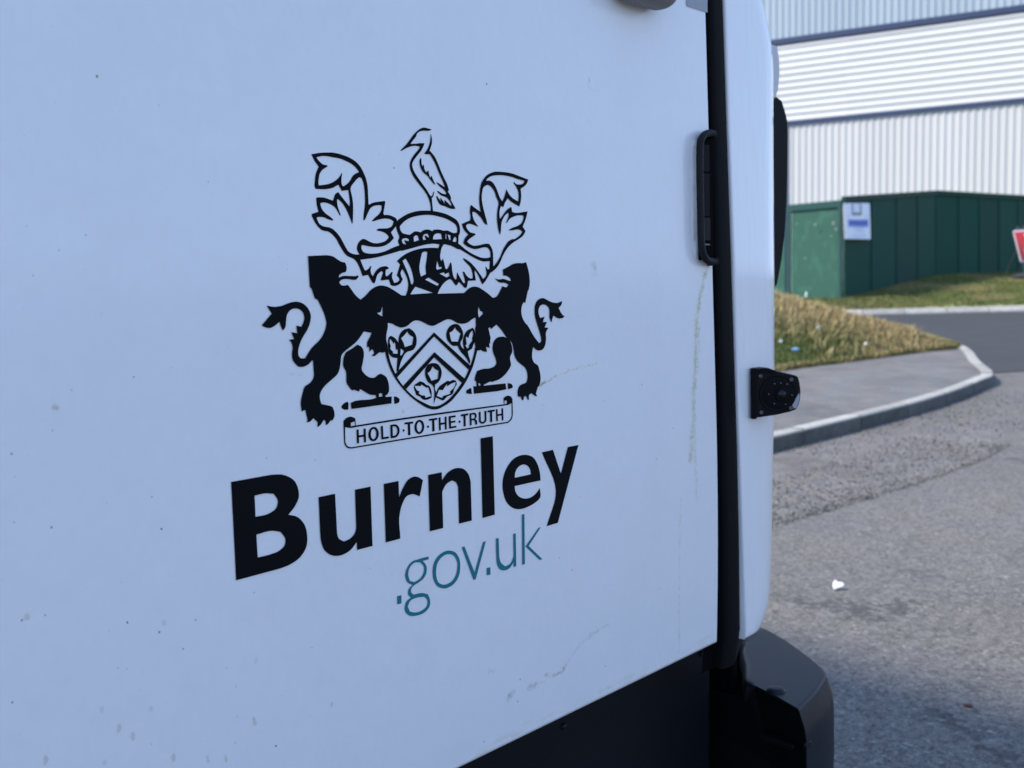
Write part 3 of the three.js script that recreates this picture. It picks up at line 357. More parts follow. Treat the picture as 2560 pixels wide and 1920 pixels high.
{ // rounded corner panel leading round to the end of the body
  const sil = [[-700, 1700], [-400, 1800], [-200, 1858], [0, 1905], [60, 1920], [110, 1929], [170, 1933], [240, 1933], [400, 1933], [700, 1936], [1000, 1935], [1200, 1931], [1400, 1928], [1480, 1924], [1515, 1919], [1540, 1911], [1560, 1902], [1574, 1890]];
  const pts = sil.map(([v, u]) => { const P = onZ(u, v, -0.016); return [P.y, P.x]; }).sort((a, b) => a[0] - b[0]);
  const xa = y => { if (y <= pts[0][0]) return pts[0][1]; for (let i = 0; i < pts.length - 1; i++) if (y <= pts[i + 1][0]) return lerp(pts[i][1], pts[i + 1][1], (y - pts[i][0]) / (pts[i + 1][0] - pts[i][0])); return pts[pts.length - 1][1]; };
  const y0 = onZ(1843, 1603, -0.01).y, ys = []; for (let i = 0; i <= 4; i++) ys.push(y0 + 0.006 * (1 - Math.cos(i / 4 * Math.PI / 2))); for (let y = y0 + 0.012; y < 0.75; y += 0.01) ys.push(y); for (let y = 0.75; y < BODY_TOP; y += 0.03) ys.push(y);
  const prof = y => { const s = cornerStart(y), q = [[s, -0.03], [s, -0.004], [s + 0.0012, -0.001], [s + 0.004, 0]], xs = xa(y), e = Math.max(xs - 0.059, s + 0.022), r = Math.max(0.02, (xs - e) / 0.49); for (let i = 1; i <= 3; i++) q.push([lerp(s + 0.004, Math.max(e, s + 0.01), i / 3), 0]); for (let i = 1; i <= 14; i++) { const a = i / 14 * Math.PI / 2; q.push([e + r * Math.sin(a), -0.12 + 0.12 * Math.cos(a)]); } q.push([e + r + 0.004, -0.4], [e + r + 0.006, -1.25], [e + r + 0.004, -2.1], [e + r, -2.38], [e + r - 0.035, -2.465], [e, -2.5]); return q; };
  const np = prof(1).length - 1;
  mesh('corner_panel', gridGeo(np, ys.length, (i, j) => { const y = ys[Math.max(0, j - 1)], q = prof(y)[i], k = j === 0 ? 0.02 : 0.006 * (1 - clamp((y - y0) / 0.006)); return V(q[0] - (i > 6 ? k : 0), y, Math.min(q[1], 0) - (i > 1 && i <= 20 ? k : 0)); }, p => [p.x * 1.2 - p.z, p.y]), phys(lin(0.8, 0.8, 0.795), 0.42, { bumpMap: streak, bumpScale: 0.0022, clearcoat: 1, clearcoatRoughness: 0.05 }), truck);
  // black rubbing guard and lamp on the end face
  const g = new THREE.Shape(PX([1915,240, 1934,246, 1948,256, 1955,278, 1961,302, 1962.5,335, 1962,420, 1960,500, 1954,590, 1946,655, 1936,708, 1915,735]).map(([u, v]) => { const P = onZ(u, v, -0.12); return new THREE.Vector2(P.x, P.y); }));
  const gg = new THREE.ExtrudeGeometry(g, { depth: 0.05, bevelEnabled: true, bevelSize: 0.004, bevelThickness: 0.006, bevelSegments: 2, curveSegments: 4 }); gg.translate(0, 0, -0.17); mesh('end_guard', gg, M.rubber, truck);
  const l = new THREE.Shape(PX([1918,112, 1938,118, 1943,150, 1944,185, 1940,225, 1934,244, 1918,244]).map(([u, v]) => { const P = onZ(u, v, -0.1); return new THREE.Vector2(P.x, P.y); }));
  const lg = new THREE.ExtrudeGeometry(l, { depth: 0.03, bevelEnabled: true, bevelSize: 0.002, bevelThickness: 0.004, bevelSegments: 2 }); lg.translate(0, 0, -0.13); mesh('marker_lamp', lg, std(lin(0.45, 0.46, 0.47), 0.25), truck);
}
{ // dark lower skirt set back under the door, with a rounded end
  const z = -0.1, x1 = onZ(1800, 1800, z).x, pts = [[-4.2, z], [x1 - 0.05, z]]; for (let i = 1; i <= 8; i++) { const a = i / 8 * Math.PI / 2; pts.push([x1 - 0.05 + 0.05 * Math.sin(a), z - 0.05 + 0.05 * Math.cos(a)]); } pts.push([x1, -0.7]);
  mesh('lower_skirt', gridGeo(pts.length - 1, 6, (i, j) => V(pts[i][0], lerp(0.2, 0.72, j / 6), pts[i][1])), phys(lin(0.007, 0.008, 0.0105), 0.34, { specularIntensity: 0.3 }), truck);
  for (const [u, v] of [[1408, 1815], [1752, 1634]]) { const P = onZ(u, v, z); const b = new THREE.SphereGeometry(0.006, 12, 6, 0, Math.PI * 2, 0, Math.PI / 2).rotateX(Math.PI / 2); b.translate(P.x, P.y, z); mesh('bolt', b, M.plastic, truck); }
}
{ // bumper corner: a moulded grey shell, cut open on the side towards the door
  const yb = 0.516, outer = [[0.165, 0.06], [0.25, 0.047], [0.305, 0.034], [0.342, 0.021], [0.375, -0.012], [0.418, -0.07], [0.465, -0.142], [0.494, -0.206], [0.505, -0.32], [0.51, -0.6], [0.51, -1.9], [0.5, -2.2], [0.44, -2.42], [0.3, -2.55]];
  const inner = [[0.203, -0.044], [0.222, -0.066], [0.262, -0.092], [0.3, -0.115], [0.335, -0.14], [0.37, -0.165], [0.405, -0.183], [0.418, -0.225], [0.42, -0.34], [0.42, -0.6], [0.42, -1.9], [0.41, -2.18], [0.36, -2.34], [0.25, -2.45]];
  const nrm = (p, i, s) => { const a = p[Math.max(0, i - 1)], b = p[Math.min(p.length - 1, i + 1)], dx = b[0] - a[0], dz = b[1] - a[1], l = Math.hypot(dx, dz); return [-dz / l * s, dx / l * s]; };
  const off = (p, i, d) => { const n = nrm(p, i, d); return [p[i][0] + n[0], p[i][1] + n[1]]; };
  const cO = new THREE.CatmullRomCurve3(outer.map(p => V(p[0], 0, p[1])), false, 'centripetal'), cI = new THREE.CatmullRomCurve3(inner.map(p => V(p[0], 0, p[1])), false, 'centripetal'), n = 60;
  const fo = [], fi = []; for (let i = 0; i <= n; i++) { const t = Math.pow(i / n, 1.6) * 0.9999, a = cO.getPoint(t), b = cI.getPoint(t); fo.push([a.x, a.z]); fi.push([b.x, b.z]); }
  // section across: [mix inner->outer, offset out, height]
  const sec = [['i', -0.014, -0.035], ['i', -0.013, -0.024], ['i', -0.009, -0.01], ['i', -0.004, -0.003], ['i', 0.003, 0], ['m', 0, 0.001], ['o', -0.004, 0], ['o', 0.0005, -0.0015], ['o', 0.0035, -0.006], ['o', 0.013, -0.035], ['o', 0.0165, -0.055], ['o', 0.018, -0.15], ['o', 0.01, -0.34]];
  const P = (i, j) => { let [k, d, h] = sec[j]; if (k === 'i') { const w = sst(-1, 9, i); d *= w; h *= w; } const q = k === 'm' ? [lerp(fi[i][0], fo[i][0], .5), lerp(fi[i][1], fo[i][1], .5)] : k === 'i' ? off(fi, i, d) : off(fo, i, d); return V(q[0], yb + h, q[1]); };
  const bumper = mesh('bumper', gridGeo(n, sec.length - 1, P), M.plastic, truck);
  // the cut end, closed by a dark recessed liner
  const cut = sec.slice(3).map((_, k) => P(0, k + 3)), low = cut[cut.length - 1], liner = new THREE.BufferGeometry(), lp = [], ctr = V(0.2, 0.36, -0.03);
  const ring = [...cut.map(c => V(c.x + 0.006, c.y - 0.006, c.z - 0.006)), V(0.21, low.y, -0.4), V(0.23, yb - 0.06, -0.4), V(0.21, yb - 0.03, -0.06)];
  for (let i = 0; i < ring.length; i++) { const a = ring[i], b = ring[(i + 1) % ring.length]; lp.push(ctr.x + 0.03, ctr.y, ctr.z, a.x, a.y, a.z, b.x, b.y, b.z); }
  liner.setAttribute('position', new THREE.Float32BufferAttribute(lp, 3)); liner.computeVertexNormals(); mesh('bumper_liner', liner, M.black, truck);
  mesh('bumper_step', boxAt(0.02, 0.012, 0.07, 0.19, yb - 0.085, 0.01, 0.004), M.black, truck);
  mesh('inner_arch', boxAt(0.02, 0.45, 0.5, 0.24, 0.42, -0.36, 0.006), M.matte, truck);
  const b1 = onY(1940, 1728, yb), head = new THREE.LatheGeometry([[0, 0.006], [0.006, 0.0062], [0.0095, 0.005], [0.0125, 0.002], [0.0125, -0.002]].map(p => new THREE.Vector2(...p)), 24); const hb = head.clone().scale(1.35, 1.2, 1.35); hb.translate(b1.x, yb, b1.z); mesh('bolt', hb, M.plastic, truck);
  const b2 = onZ(2021, 1862, 0.072), sb = head.clone().scale(0.8, 0.8, 0.8).rotateX(Math.PI / 2); sb.translate(b2.x, b2.y, 0.0705); mesh('bolt', sb, M.plastic, truck);
}
{ // grab handle in the door's edge with its dark latch recess
  const h = part('door_handle', truck), z = 0.012;
  const c = new THREE.CatmullRomCurve3(PX([1783,334, 1770,333, 1758,340, 1751,356, 1749.5,385, 1750,470, 1751.5,540, 1753,600, 1757,630, 1767,650, 1786,655]).map(([u, v]) => onZ(u, v, z)), false, 'centripetal');
  const tube = new THREE.TubeGeometry(c, 60, 0.0056, 14), bumps = tube.attributes.position; for (let i = 0; i < bumps.count; i++) bumps.setXYZ(i, bumps.getX(i) + rr(-0.0002, 0.0002), bumps.getY(i), bumps.getZ(i) + rr(-0.0002, 0.0002));
  mesh('grip', tube, phys(lin(0.012, 0.012, 0.013), 0.55, { specularIntensity: 0.3 }), h);
  for (const [u, v] of [[1780, 335], [1785, 654]]) { const P = onZ(u, v, z); mesh('grip_end', boxAt(0.012, 0.013, 0.022, P.x + 0.003, P.y, P.z - 0.006, 0.004), M.rubber, h); }
  const q = (u0, v0, u1, v1, zz, d, m, n) => { const a = onZ(u0, v0, zz), b = onZ(u1, v1, zz); mesh(n, boxAt(Math.abs(b.x - a.x), Math.abs(a.y - b.y), d, (a.x + b.x) / 2, (a.y + b.y) / 2, zz - d / 2, 0.0015), m, h); };
  q(1748, 342, 1784, 650, 0.004, 0.0035, M.matte, 'recess_plate'); q(1757, 360, 1774, 431, 0.0095, 0.008, M.rubber, 'latch_block'); q(1757, 432, 1775, 542, 0.009, 0.008, M.rubber, 'latch_block'); q(1758, 543, 1777, 602, 0.0095, 0.008, M.brownish, 'latch_block');
  q(1760, 609, 1776, 614, 0.01, 0.006, M.darkSteel, 'latch_tongue');
}
{ // side camera: a wedge on the corner panel, its face turned back along the vehicle
  const s = part('side_camera', truck), th = 46 * Math.PI / 180, O = onZ(1881, 985, 0.006), nn = V(-Math.sin(th), 0, Math.cos(th)), rx = V(Math.cos(th), 0, Math.sin(th));
  s.position.copy(O); s.quaternion.setFromRotationMatrix(new THREE.Matrix4().makeBasis(rx, V(0, 1, 0), nn));
  const loc = (u, v) => { const r = ray(u, v), P = CAM.clone().addScaledVector(r, O.clone().sub(CAM).dot(nn) / r.dot(nn)).sub(O); return new THREE.Vector2(P.dot(rx), P.y); }, to = a => PX(a).map(([u, v]) => loc(u, v));
  const sh = new THREE.Shape(to([1881,924, 1905,922, 1930,925, 1945,931, 1990,941, 1994,944, 1998,958, 2000,978, 1999,998, 1995,1012, 1990,1022, 1975,1028, 1940,1036, 1905,1041, 1881,1044]));
  const g = new THREE.ExtrudeGeometry(sh, { depth: 0.03, bevelEnabled: true, bevelSize: 0.0012, bevelThickness: 0.002, bevelSegments: 3 }); g.translate(0, 0, -0.032); mesh('housing', g, M.black, s);
  const fg = new THREE.ExtrudeGeometry(new THREE.Shape(to([1879,922, 1888,921, 1890,1046, 1881,1047])), { depth: 0.012, bevelEnabled: true, bevelSize: 0.0005, bevelThickness: 0.0005, bevelSegments: 1 }); fg.translate(0, 0, -0.009); mesh('mount_flange', fg, M.rubber, s);
  const hd = new THREE.ExtrudeGeometry(new THREE.Shape(to([1888,923, 1905,920, 1921,920, 1932,925, 1940,930, 1920,928, 1900,928])), { depth: 0.014, bevelEnabled: false }); hd.translate(0, 0, -0.008); mesh('hood', hd, M.rubber, s);
  const lathe = (p, n = 40) => new THREE.LatheGeometry(p.map(q => new THREE.Vector2(...q)), n).rotateX(Math.PI / 2), ce = loc(1944, 985), R = (loc(1987, 985).x - loc(1900, 985).x) / 2, put = (name, geo, c, z, m) => { geo.translate(c.x, c.y, z); mesh(name, geo, m, s); };
  put('front_disc', lathe([[R * 1.06, -0.002], [R * 1.06, 0.0006], [R, 0.0006], [R * 0.97, -0.0022], [R * 0.9, -0.0022], [R * 0.86, 0.0012], [R * 0.5, 0.0018], [0, 0.0018]], 48), ce, 0.0008, M.rubber);
  const lc = loc(1952, 985); put('lens_collar', lathe([[R * 0.4, 0], [R * 0.38, 0.003], [R * 0.32, 0.004], [R * 0.28, 0.002]]), lc, 0.002, M.black);
  put('lens', new THREE.SphereGeometry(R * 0.3, 24, 10, 0, Math.PI * 2, 0, Math.PI / 2).rotateX(Math.PI / 2).scale(1, 1, 0.8), lc, 0.003, M.glass);
  for (const [u, v] of [[1936, 959], [1951, 957], [1967, 960], [1921, 985], [1979, 987], [1935, 1009], [1963, 1010]]) put('lamp_bead', new THREE.SphereGeometry(0.0009, 10, 6), loc(u, v), 0.0024, M.led);
  for (const [u, v] of [[1901, 940], [1978, 949], [1903, 1031], [1977, 1020]]) put('screw', lathe([[0, 0.0008], [0.0012, 0.0008], [0.0013, 0.0022], [0.0026, 0.0022], [0.0034, 0.0012], [0.0036, 0]], 18), loc(u, v), 0.0002, M.darkSteel);
  const ch = new THREE.ShapeGeometry(new THREE.Shape(to([1998,982, 1999,996, 1995,1010, 1991,1020, 1985,1021, 1980,1013, 1984,1006, 1989,996, 1993,990]))); ch.translate(0, 0, 0.0006); mesh('paint_chip', ch, std(lin(0.34, 0.35, 0.38), 0.6), s);
}
{ // grey cover and reflective tape at the top of the view
  const P0 = onZ(1588, -190, 0.05), P1 = onZ(1716, 22, 0.05), w = P1.x - P0.x, h = P0.y - P1.y;
  const g = new RoundedBoxGeometry(w, h, 0.06, 6, 0.027); g.translate((P0.x + P1.x) / 2, (P0.y + P1.y) / 2, 0.022); mesh('hinge_cover', g, M.greyCover, truck);
  const t = 256, d = new Uint8Array(t * t * 4); for (let j = 0; j < t; j++) for (let i = 0; i < t; i++) { const a = Math.abs(((i + j) / 32) % 1 - 0.5), b = Math.abs(((i - j + 512) / 32) % 1 - 0.5), k = Math.min(a, b) < 0.09 ? 205 : 128 + 40 * rnd(); d.set([k * 0.95, k * 0.97, k, 255], 4 * (j * t + i)); }
  const a = onPanel(1716, 12, 0.001), e = onPanel(1770, 24, 0.001), sh = new THREE.Shape([[a.x, a.y + 0.12], [a.x, a.y], [a.x + 0.003, a.y - 0.002], [e.x - 0.001, a.y - 0.002], [e.x, a.y + 0.12]].map(p => new THREE.Vector2(...p))), tg = new THREE.ShapeGeometry(sh); tg.translate(0, 0, 0.0008);
  const uv = tg.attributes.uv; for (let i = 0; i < uv.count; i++) uv.setXY(i, uv.getX(i) * 22, uv.getY(i) * 22); mesh('reflective_tape', tg, std(lin(0.8, 0.8, 0.82), 0.4, { map: texture(t, t, d) }), truck);
}

// ------------------------------------------------------------------ ground: road, worn strip, far road
const TILE = 8.5, tx = x => (x - 0.6) / TILE, tz = z => (z + 4.2) / TILE;
function blotch(list) { // stains and cracks: [u, v photo pixels..., radius m, strength]
  const q = list.map(([pts, r, k]) => [PX(pts).map(([u, v]) => { const P = onGround(u, v); return [tx(P.x) * TILE, tz(P.z) * TILE]; }), r, k]);
  return (u, v) => { let m = 1; const x = u * TILE, y = v * TILE;
    for (const [pts, r, k] of q) for (let i = 0; i < Math.max(1, pts.length - 1); i++) {
      const a = pts[i], b = pts[Math.min(i + 1, pts.length - 1)], dx = b[0] - a[0], dy = b[1] - a[1]; if (Math.abs(x - (a[0] + b[0]) / 2) > Math.abs(dx) + 4 * r || Math.abs(y - (a[1] + b[1]) / 2) > Math.abs(dy) + 4 * r) continue;
      const t = clamp(((x - a[0]) * dx + (y - a[1]) * dy) / (dx * dx + dy * dy || 1)), e = Math.hypot(x - a[0] - dx * t, y - a[1] - dy * t) / r + (n128(x * 9, y * 9) - 0.5) * 1.4 + (n512(x * 45, y * 45) - 0.5) * 3.2;
      if (e < 1.2) m = Math.min(m, 1 - k * (1 - sst(0.2, 1.2, e)));
    } return m; };
}
const marks = blotch([[[2050, 1508, 2120, 1530, 2200, 1535, 2275, 1505], 0.07, 0.45], [[2350, 1790, 2440, 1850, 2560, 1915], 0.03, 0.5], [[2330, 1785, 2400, 1805], 0.03, 0.4], [[2250, 1428, 2330, 1440], 0.03, 0.3], [[1960, 1490, 2010, 1500], 0.05, 0.25], [[2540, 1148, 2560, 1150], 0.08, 0.3], [[2420, 1715, 2440, 1718], 0.02, 0.3]]);
const roadTex = asphaltTexture(2048, 0.118, 1.0, 0.1, 140000, 0.05, marks), gravelTex = asphaltTexture(1024, 0.13, 1.0, 0.3, 52000, 0.12), farTex = asphaltTexture(512, 0.05, 0.25, 0.2, 2500, 0.04), paveTex = asphaltTexture(1024, 0.135, 0.28, 0.3, 14000, 0.12);
const mRoad = std(lin(1.15, 1.06, 0.93), 0.88, { map: roadTex, bumpMap: roadTex, bumpScale: 0.004 });
{ // one sheet of ground to the horizon, finer near the camera
  const ds = [], Ls = []; for (let d = -60; d < 0; d += 6) ds.push(d); for (let d = 0; d < 30; d += 0.75) ds.push(d); for (let d = 30; d <= 330; d += 20) ds.push(d); for (let l = -220; l < -10; l += 15) Ls.push(l); for (let l = -10; l <= 20; l += 1.5) Ls.push(l); for (let l = 30; l <= 240; l += 15) Ls.push(l);
  structure(mesh('road', gridGeo(Ls.length - 1, ds.length - 1, (i, j) => { const p = LD(Ls[i], ds[j]); p.y = groundH(p.x, p.z); return p; }, p => [tx(p.x), tz(p.z)]), mRoad));
}
function flatPoly(pts, lift, scale = 1, cell = 1) { // polygon on the ground following its slope
  const s = new THREE.Shape(pts.map(p => new THREE.Vector2(p[0], -p[1]))), g = new THREE.ShapeGeometry(s), a = g.attributes.position, uv = g.attributes.uv;
  for (let i = 0; i < a.count; i++) { const x = a.getX(i), z = -a.getY(i); a.setXYZ(i, x, groundH(x, z) + lift, z); uv.setXY(i, x * scale, z * scale); }
  g.computeVertexNormals(); return g;
}
// kerb line: foot of the face, traced on the ground, carried on behind the truck and round the bank
const foot = [[5.15, -2.81], [5.85, -2.795], [6.9, -2.79], [7.6, -2.8], [8.61, -2.84], [9.6, -2.94]];
const topBack = PX([2485,934, 2452,901, 2426,871, 2398,859, 2340,848]).map(([u, v]) => { const P = onGround(u, v, 0.12); return [P.x, P.z]; });
const kLine = [[-14, foot[0][1] - 0.5], [-5, foot[0][1] - 0.25], [0.5, foot[0][1] - 0.05], ...foot, ...topBack]; { const a = kLine[kLine.length - 2], b = kLine[kLine.length - 1]; const dx = b[0] - a[0], dz = b[1] - a[1], l = Math.hypot(dx, dz); kLine.push([b[0] + dx / l * 3, b[1] + dz / l * 3 - 0.6], [b[0] + dx / l * 3 - 9, b[1] + dz / l * 3 - 8]); }
const kCurve = new THREE.CatmullRomCurve3(kLine.map(p => V(p[0], 0, p[1])), false, 'centripetal'); kCurve.arcLengthDivisions = 1500;
const kLen = kCurve.getLength(), kAt = s => { const t = clamp(s / kLen, 0, 1), p = kCurve.getPointAt(t), d = kCurve.getTangentAt(t); return { p, n: V(d.z, 0, -d.x) }; }; // n points away from the road
const KH = 0.118, KW = 0.125, concreteTex = (() => { const n = 256, d = new Uint8Array(n * n * 4); for (let j = 0; j < n; j++) for (let i = 0; i < n; i++) { const k = 205 + 26 * (n32(i / 16, j / 16) - .5) + 34 * (n128(i / 3, j / 3) - .5) + 20 * (rnd() - .5); d.set([k, k * 0.985, k * 0.95, 255], 4 * (j * n + i)); } return texture(n, n, d); })();
const kerbMats = [0.56, 0.66, 0.5, 0.6].map((a, i) => std(lin(a, a * (0.985 - 0.01 * (i % 2)), a * 0.94), 0.85, { map: concreteTex, bumpMap: concreteTex, bumpScale: 0.003, vertexColors: true }));
function kerbStone(at, s0, s1, h, w, splay, hFn) {
  const pr = splay ? [[0, -0.1], [0, 0.03], [0.012, 0.045], [w * 0.62, h - 0.008], [w * 0.7, h], [w, h], [w, -0.1]] : [[0, -0.1], [0, h - 0.022], [0.006, h - 0.007], [0.018, h], [w - 0.008, h], [w, h - 0.008], [w, -0.1]], ns = 4, cap = [];
  const P = (i, j) => { const { p, n } = at(lerp(s0, s1, j / ns)); const q = pr[i]; const x = p.x + n.x * q[0], z = p.z + n.z * q[0]; return V(x, hFn(p.x, p.z) + q[1], z); };
  const g = gridGeo(pr.length - 1, ns, P, (p, i, j) => [i * 0.15, lerp(s0, s1, j / ns)]);
  for (const j of [0, ns]) { const pos = [], uv = []; for (let i = 1; i < pr.length - 1; i++) { const t = [P(0, j), P(i, j), P(i + 1, j)]; if (j) t.reverse(); for (const q of t) { pos.push(q.x, q.y, q.z); uv.push(q.x, q.y); } } const c = new THREE.BufferGeometry(); c.setAttribute('position', new THREE.Float32BufferAttribute(pos, 3)); c.setAttribute('uv', new THREE.Float32BufferAttribute(uv, 2)); c.computeVertexNormals(); cap.push(c); }
  const G0 = g.toNonIndexed(), face = G0.attributes.uv, col = []; // road-side face coloured much darker than the top, in blotches
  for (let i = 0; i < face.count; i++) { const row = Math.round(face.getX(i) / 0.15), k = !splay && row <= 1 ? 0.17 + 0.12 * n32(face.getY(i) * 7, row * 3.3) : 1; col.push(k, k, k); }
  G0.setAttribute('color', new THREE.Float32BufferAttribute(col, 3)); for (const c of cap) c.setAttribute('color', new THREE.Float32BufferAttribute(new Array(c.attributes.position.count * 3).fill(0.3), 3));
  return mergeGeometries([G0, ...cap]);
}
{
  const kerb = new THREE.Group(); kerb.name = 'kerb'; scene.add(kerb); structure(kerb);
  const j1 = V(5.56, 0, -2.8); let sj = 0, best = 1e9; for (let s = 0; s < kLen; s += 0.01) { const d = kAt(s).p.distanceTo(V(j1.x, 0, j1.z)); if (d < best) { best = d; sj = s; } }
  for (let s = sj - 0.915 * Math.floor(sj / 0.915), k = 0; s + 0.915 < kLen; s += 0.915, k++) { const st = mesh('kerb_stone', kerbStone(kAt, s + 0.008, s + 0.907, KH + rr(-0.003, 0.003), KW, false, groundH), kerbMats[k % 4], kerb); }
}
{ // pavement between kerb and the grass bank
  const back = PX([2396,866, 2200,890, 1935,925, 1700,957]).map(([u, v]) => { const P = onGround(u, v, 0.11); return [P.x, P.z]; });
  const edge = []; let sEnd = 0, bd = 1e9; for (let s = kLen * 0.5; s < kLen; s += 0.02) { const q = kAt(s), d = Math.hypot(q.p.x - back[0][0], q.p.z - back[0][1]); if (d < bd) { bd = d; sEnd = s; } }
  for (let s = 4; s <= sEnd; s += 0.25) { const { p, n } = kAt(s); edge.push([p.x + n.x * (KW - 0.01), p.z + n.z * (KW - 0.01)]); }
  const dxl = back[3][0] - back[2][0], dzl = back[3][1] - back[2][1], last = [back[3][0] + dxl * 2.2, back[3][1] + dzl * 2.2];
  structure(mesh('pavement', flatPoly([...edge, ...back, last, [edge[0][0], last[1]]], 0.108, 1 / 4), std(lin(1.1, 1.05, 0.96), 0.9, { map: paveTex, bumpMap: paveTex, bumpScale: 0.002 })));
  // narrow concrete edging along the grass
  const eg = new THREE.Group(); eg.name = 'pavement_edging'; scene.add(eg); structure(eg); const A0 = V(back[0][0], 0, back[0][1]), B0 = V(last[0], 0, last[1]), len = A0.distanceTo(B0), dir = B0.clone().sub(A0).normalize(), ea = s => ({ p: A0.clone().addScaledVector(dir, s), n: V(-dir.z, 0, dir.x) });
  const sgn = ea(0).n.dot(V(FH[0], 0, FH[1])) > 0 ? 1 : -1; const ea2 = s => { const q = ea(s); q.n.multiplyScalar(sgn); return q; };
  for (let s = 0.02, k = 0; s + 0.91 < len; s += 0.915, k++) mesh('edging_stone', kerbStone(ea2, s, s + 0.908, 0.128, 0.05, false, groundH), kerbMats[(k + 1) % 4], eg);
}
{ // worn gravelly strip along the kerb
  const line = PX([1935,1312, 2000,1292, 2068,1270, 2140,1252, 2200,1232, 2270,1215, 2330,1190, 2390,1170, 2450,1145, 2500,1122, 2520,1108, 2522,1096, 2505,1083, 2450,1072, 2390,1062, 2330,1054, 2296,1042]).map(([u, v]) => { const P = onGround(u, v); return [P.x + rr(-0.03, 0.03), P.z + rr(-0.02, 0.02)]; });
  const far = []; for (const [x, z] of foot.slice(0, 4).reverse()) far.push([x, z + 0.004]);
  const fine = []; for (let i = 0; i < line.length - 1; i++) for (let k = 0; k < 8; k++) fine.push([lerp(line[i][0], line[i + 1][0], k / 8) + rr(-0.02, 0.02), lerp(line[i][1], line[i + 1][1], k / 8) + rr(-0.015, 0.015)]);
  const s0 = line[0], f0 = foot[0];
  structure(mesh('worn_road_edge', flatPoly([[-6, s0[1] + 0.6], ...fine, ...far, [-6, f0[1] - 0.2]], 0.002, 1 / 3), std(lin(1.16, 1.07, 0.96), 0.92, { map: gravelTex, bumpMap: gravelTex, bumpScale: 0.008 })));
}
{ // loose gravel gathered along the worn edge and in the gutter
  const g = new THREE.IcosahedronGeometry(1, 0), n = 9000, im = new THREE.InstancedMesh(g, std(lin(1, 1, 1), 0.9), n), m = new THREE.Matrix4(), q = new THREE.Quaternion(), c = new THREE.Color();
  const line = PX([1920,1316, 2068,1272, 2200,1234, 2330,1192, 2450,1147, 2515,1112]).map(([u, v]) => onGround(u, v)), gut = foot.slice(0, 7);
  for (let i = 0; i < n; i++) { const k = i % 5 < 3 ? line : null, f = rnd() * ((k ?? gut).length - 1.001), j = Math.floor(f), t = f - j; let x, z; if (k) { const w = Math.pow(rnd(), 1.5); x = lerp(k[j].x, k[j + 1].x, t) + rr(-0.1, 0.1); z = lerp(k[j].z, k[j + 1].z, t) - w * 0.75 + 0.04; } else { x = lerp(gut[j][0], gut[j + 1][0], t); z = lerp(gut[j][1], gut[j + 1][1], t) + 0.015 + Math.pow(rnd(), 2) * 1.0; }
    const s = 0.0016 + 0.0062 * Math.pow(rnd(), 2.6); q.setFromEuler(new THREE.Euler(rnd() * 6, rnd() * 6, rnd() * 6)); m.compose(V(x, groundH(x, z) + 0.004 + s * 0.3, z), q, V(s * rr(0.8, 1.5), s * rr(0.5, 0.9), s * rr(0.8, 1.4))); im.setMatrixAt(i, m); const b = rnd() < 0.04 ? rr(0.25, 0.38) : rr(0.05, 0.2); c.setRGB(b * 1.04, b, b * 0.95); im.setColorAt(i, c); }
  im.name = 'loose_gravel'; im.castShadow = im.receiveShadow = true; im.userData = { label: 'loose grey gravel scattered along the worn road edge', category: 'gravel', kind: 'stuff' }; scene.add(im);
}
{ // smoother, darker carriageway of the side road beyond
  const pts = []; for (let s = 0; s <= 1.001; s += 0.05) { const e = PX([lerp(2900, 1500, s), 786])[0]; const P = LD(lerp(19, -12, s), 22.6); pts.push([P.x, P.z]); }
  const near = [...[[-12, 17.5], [0, 15.5], [4, 13]].map(([l, d]) => { const P = LD(l, d); return [P.x, P.z]; }), ...PX([2478,934, 2520,931, 2560,929, 2800,924, 3300,918]).map(([u, v]) => { const P = onGround(u, v); return [P.x, P.z]; })];
  structure(mesh('side_road', flatPoly([...pts, ...near], 0.009, 1 / 2.5), std(lin(0.76, 0.74, 0.74), 0.85, { map: farTex })));
}

// ------------------------------------------------------------------ grass bank, far kerb, verge
const grassTex = (() => { const n = 512, d = new Uint8Array(n * n * 4); for (let j = 0; j < n; j++) for (let i = 0; i < n; i++) { const a = n32(i / 16, j / 16), b = n128(i / 4, j / 4), c = rnd(); const straw = clamp(a * 1.6 - 0.3 + (b - 0.5) * 0.9); const k = 0.75 + 0.5 * b * c + 0.2 * c; const r = lerp(0.07, 0.2, straw) * k, g = lerp(0.085, 0.155, straw) * k, bl = lerp(0.025, 0.07, straw) * k; d.set([r, g, bl].map(x => 255 * Math.pow(clamp(x), 1 / 2.2)).concat(255), 4 * (j * n + i)); } return texture(n, n, d); })();
const mGrassGround = std(lin(1.2, 1.15, 1.1), 0.95, { map: grassTex, bumpMap: grassTex, bumpScale: 0.03 });
function clumpGeo(blades, h, spread) {
  const pos = [], nor = [];
  for (let k = 0; k < blades; k++) {
    const a = rnd() * 6.283, b = rnd() * 6.283, x = Math.cos(a) * spread * rnd(), z = Math.sin(a) * spread * rnd(), hh = h * rr(0.5, 1), w = 0.006 + 0.004 * rnd(), lean = hh * rr(0.25, 0.9), cx = Math.cos(b), cz = Math.sin(b), px = -cz * w, pz = cx * w;
    const p0 = [x - px, -0.01, z - pz], p1 = [x + px, -0.01, z + pz], m0 = [x - px * .8 + cx * lean * .35, hh * .6, z - pz * .8 + cz * lean * .35], m1 = [x + px * .8 + cx * lean * .35, hh * .6, z + pz * .8 + cz * lean * .35], tp = [x + cx * lean, hh, z + cz * lean];
    for (const q of [p0, p1, m1, p0, m1, m0, m0, m1, tp]) pos.push(...q);
  }
  const g = new THREE.BufferGeometry(); g.setAttribute('position', new THREE.Float32BufferAttribute(pos, 3)); g.computeVertexNormals(); return g;
}
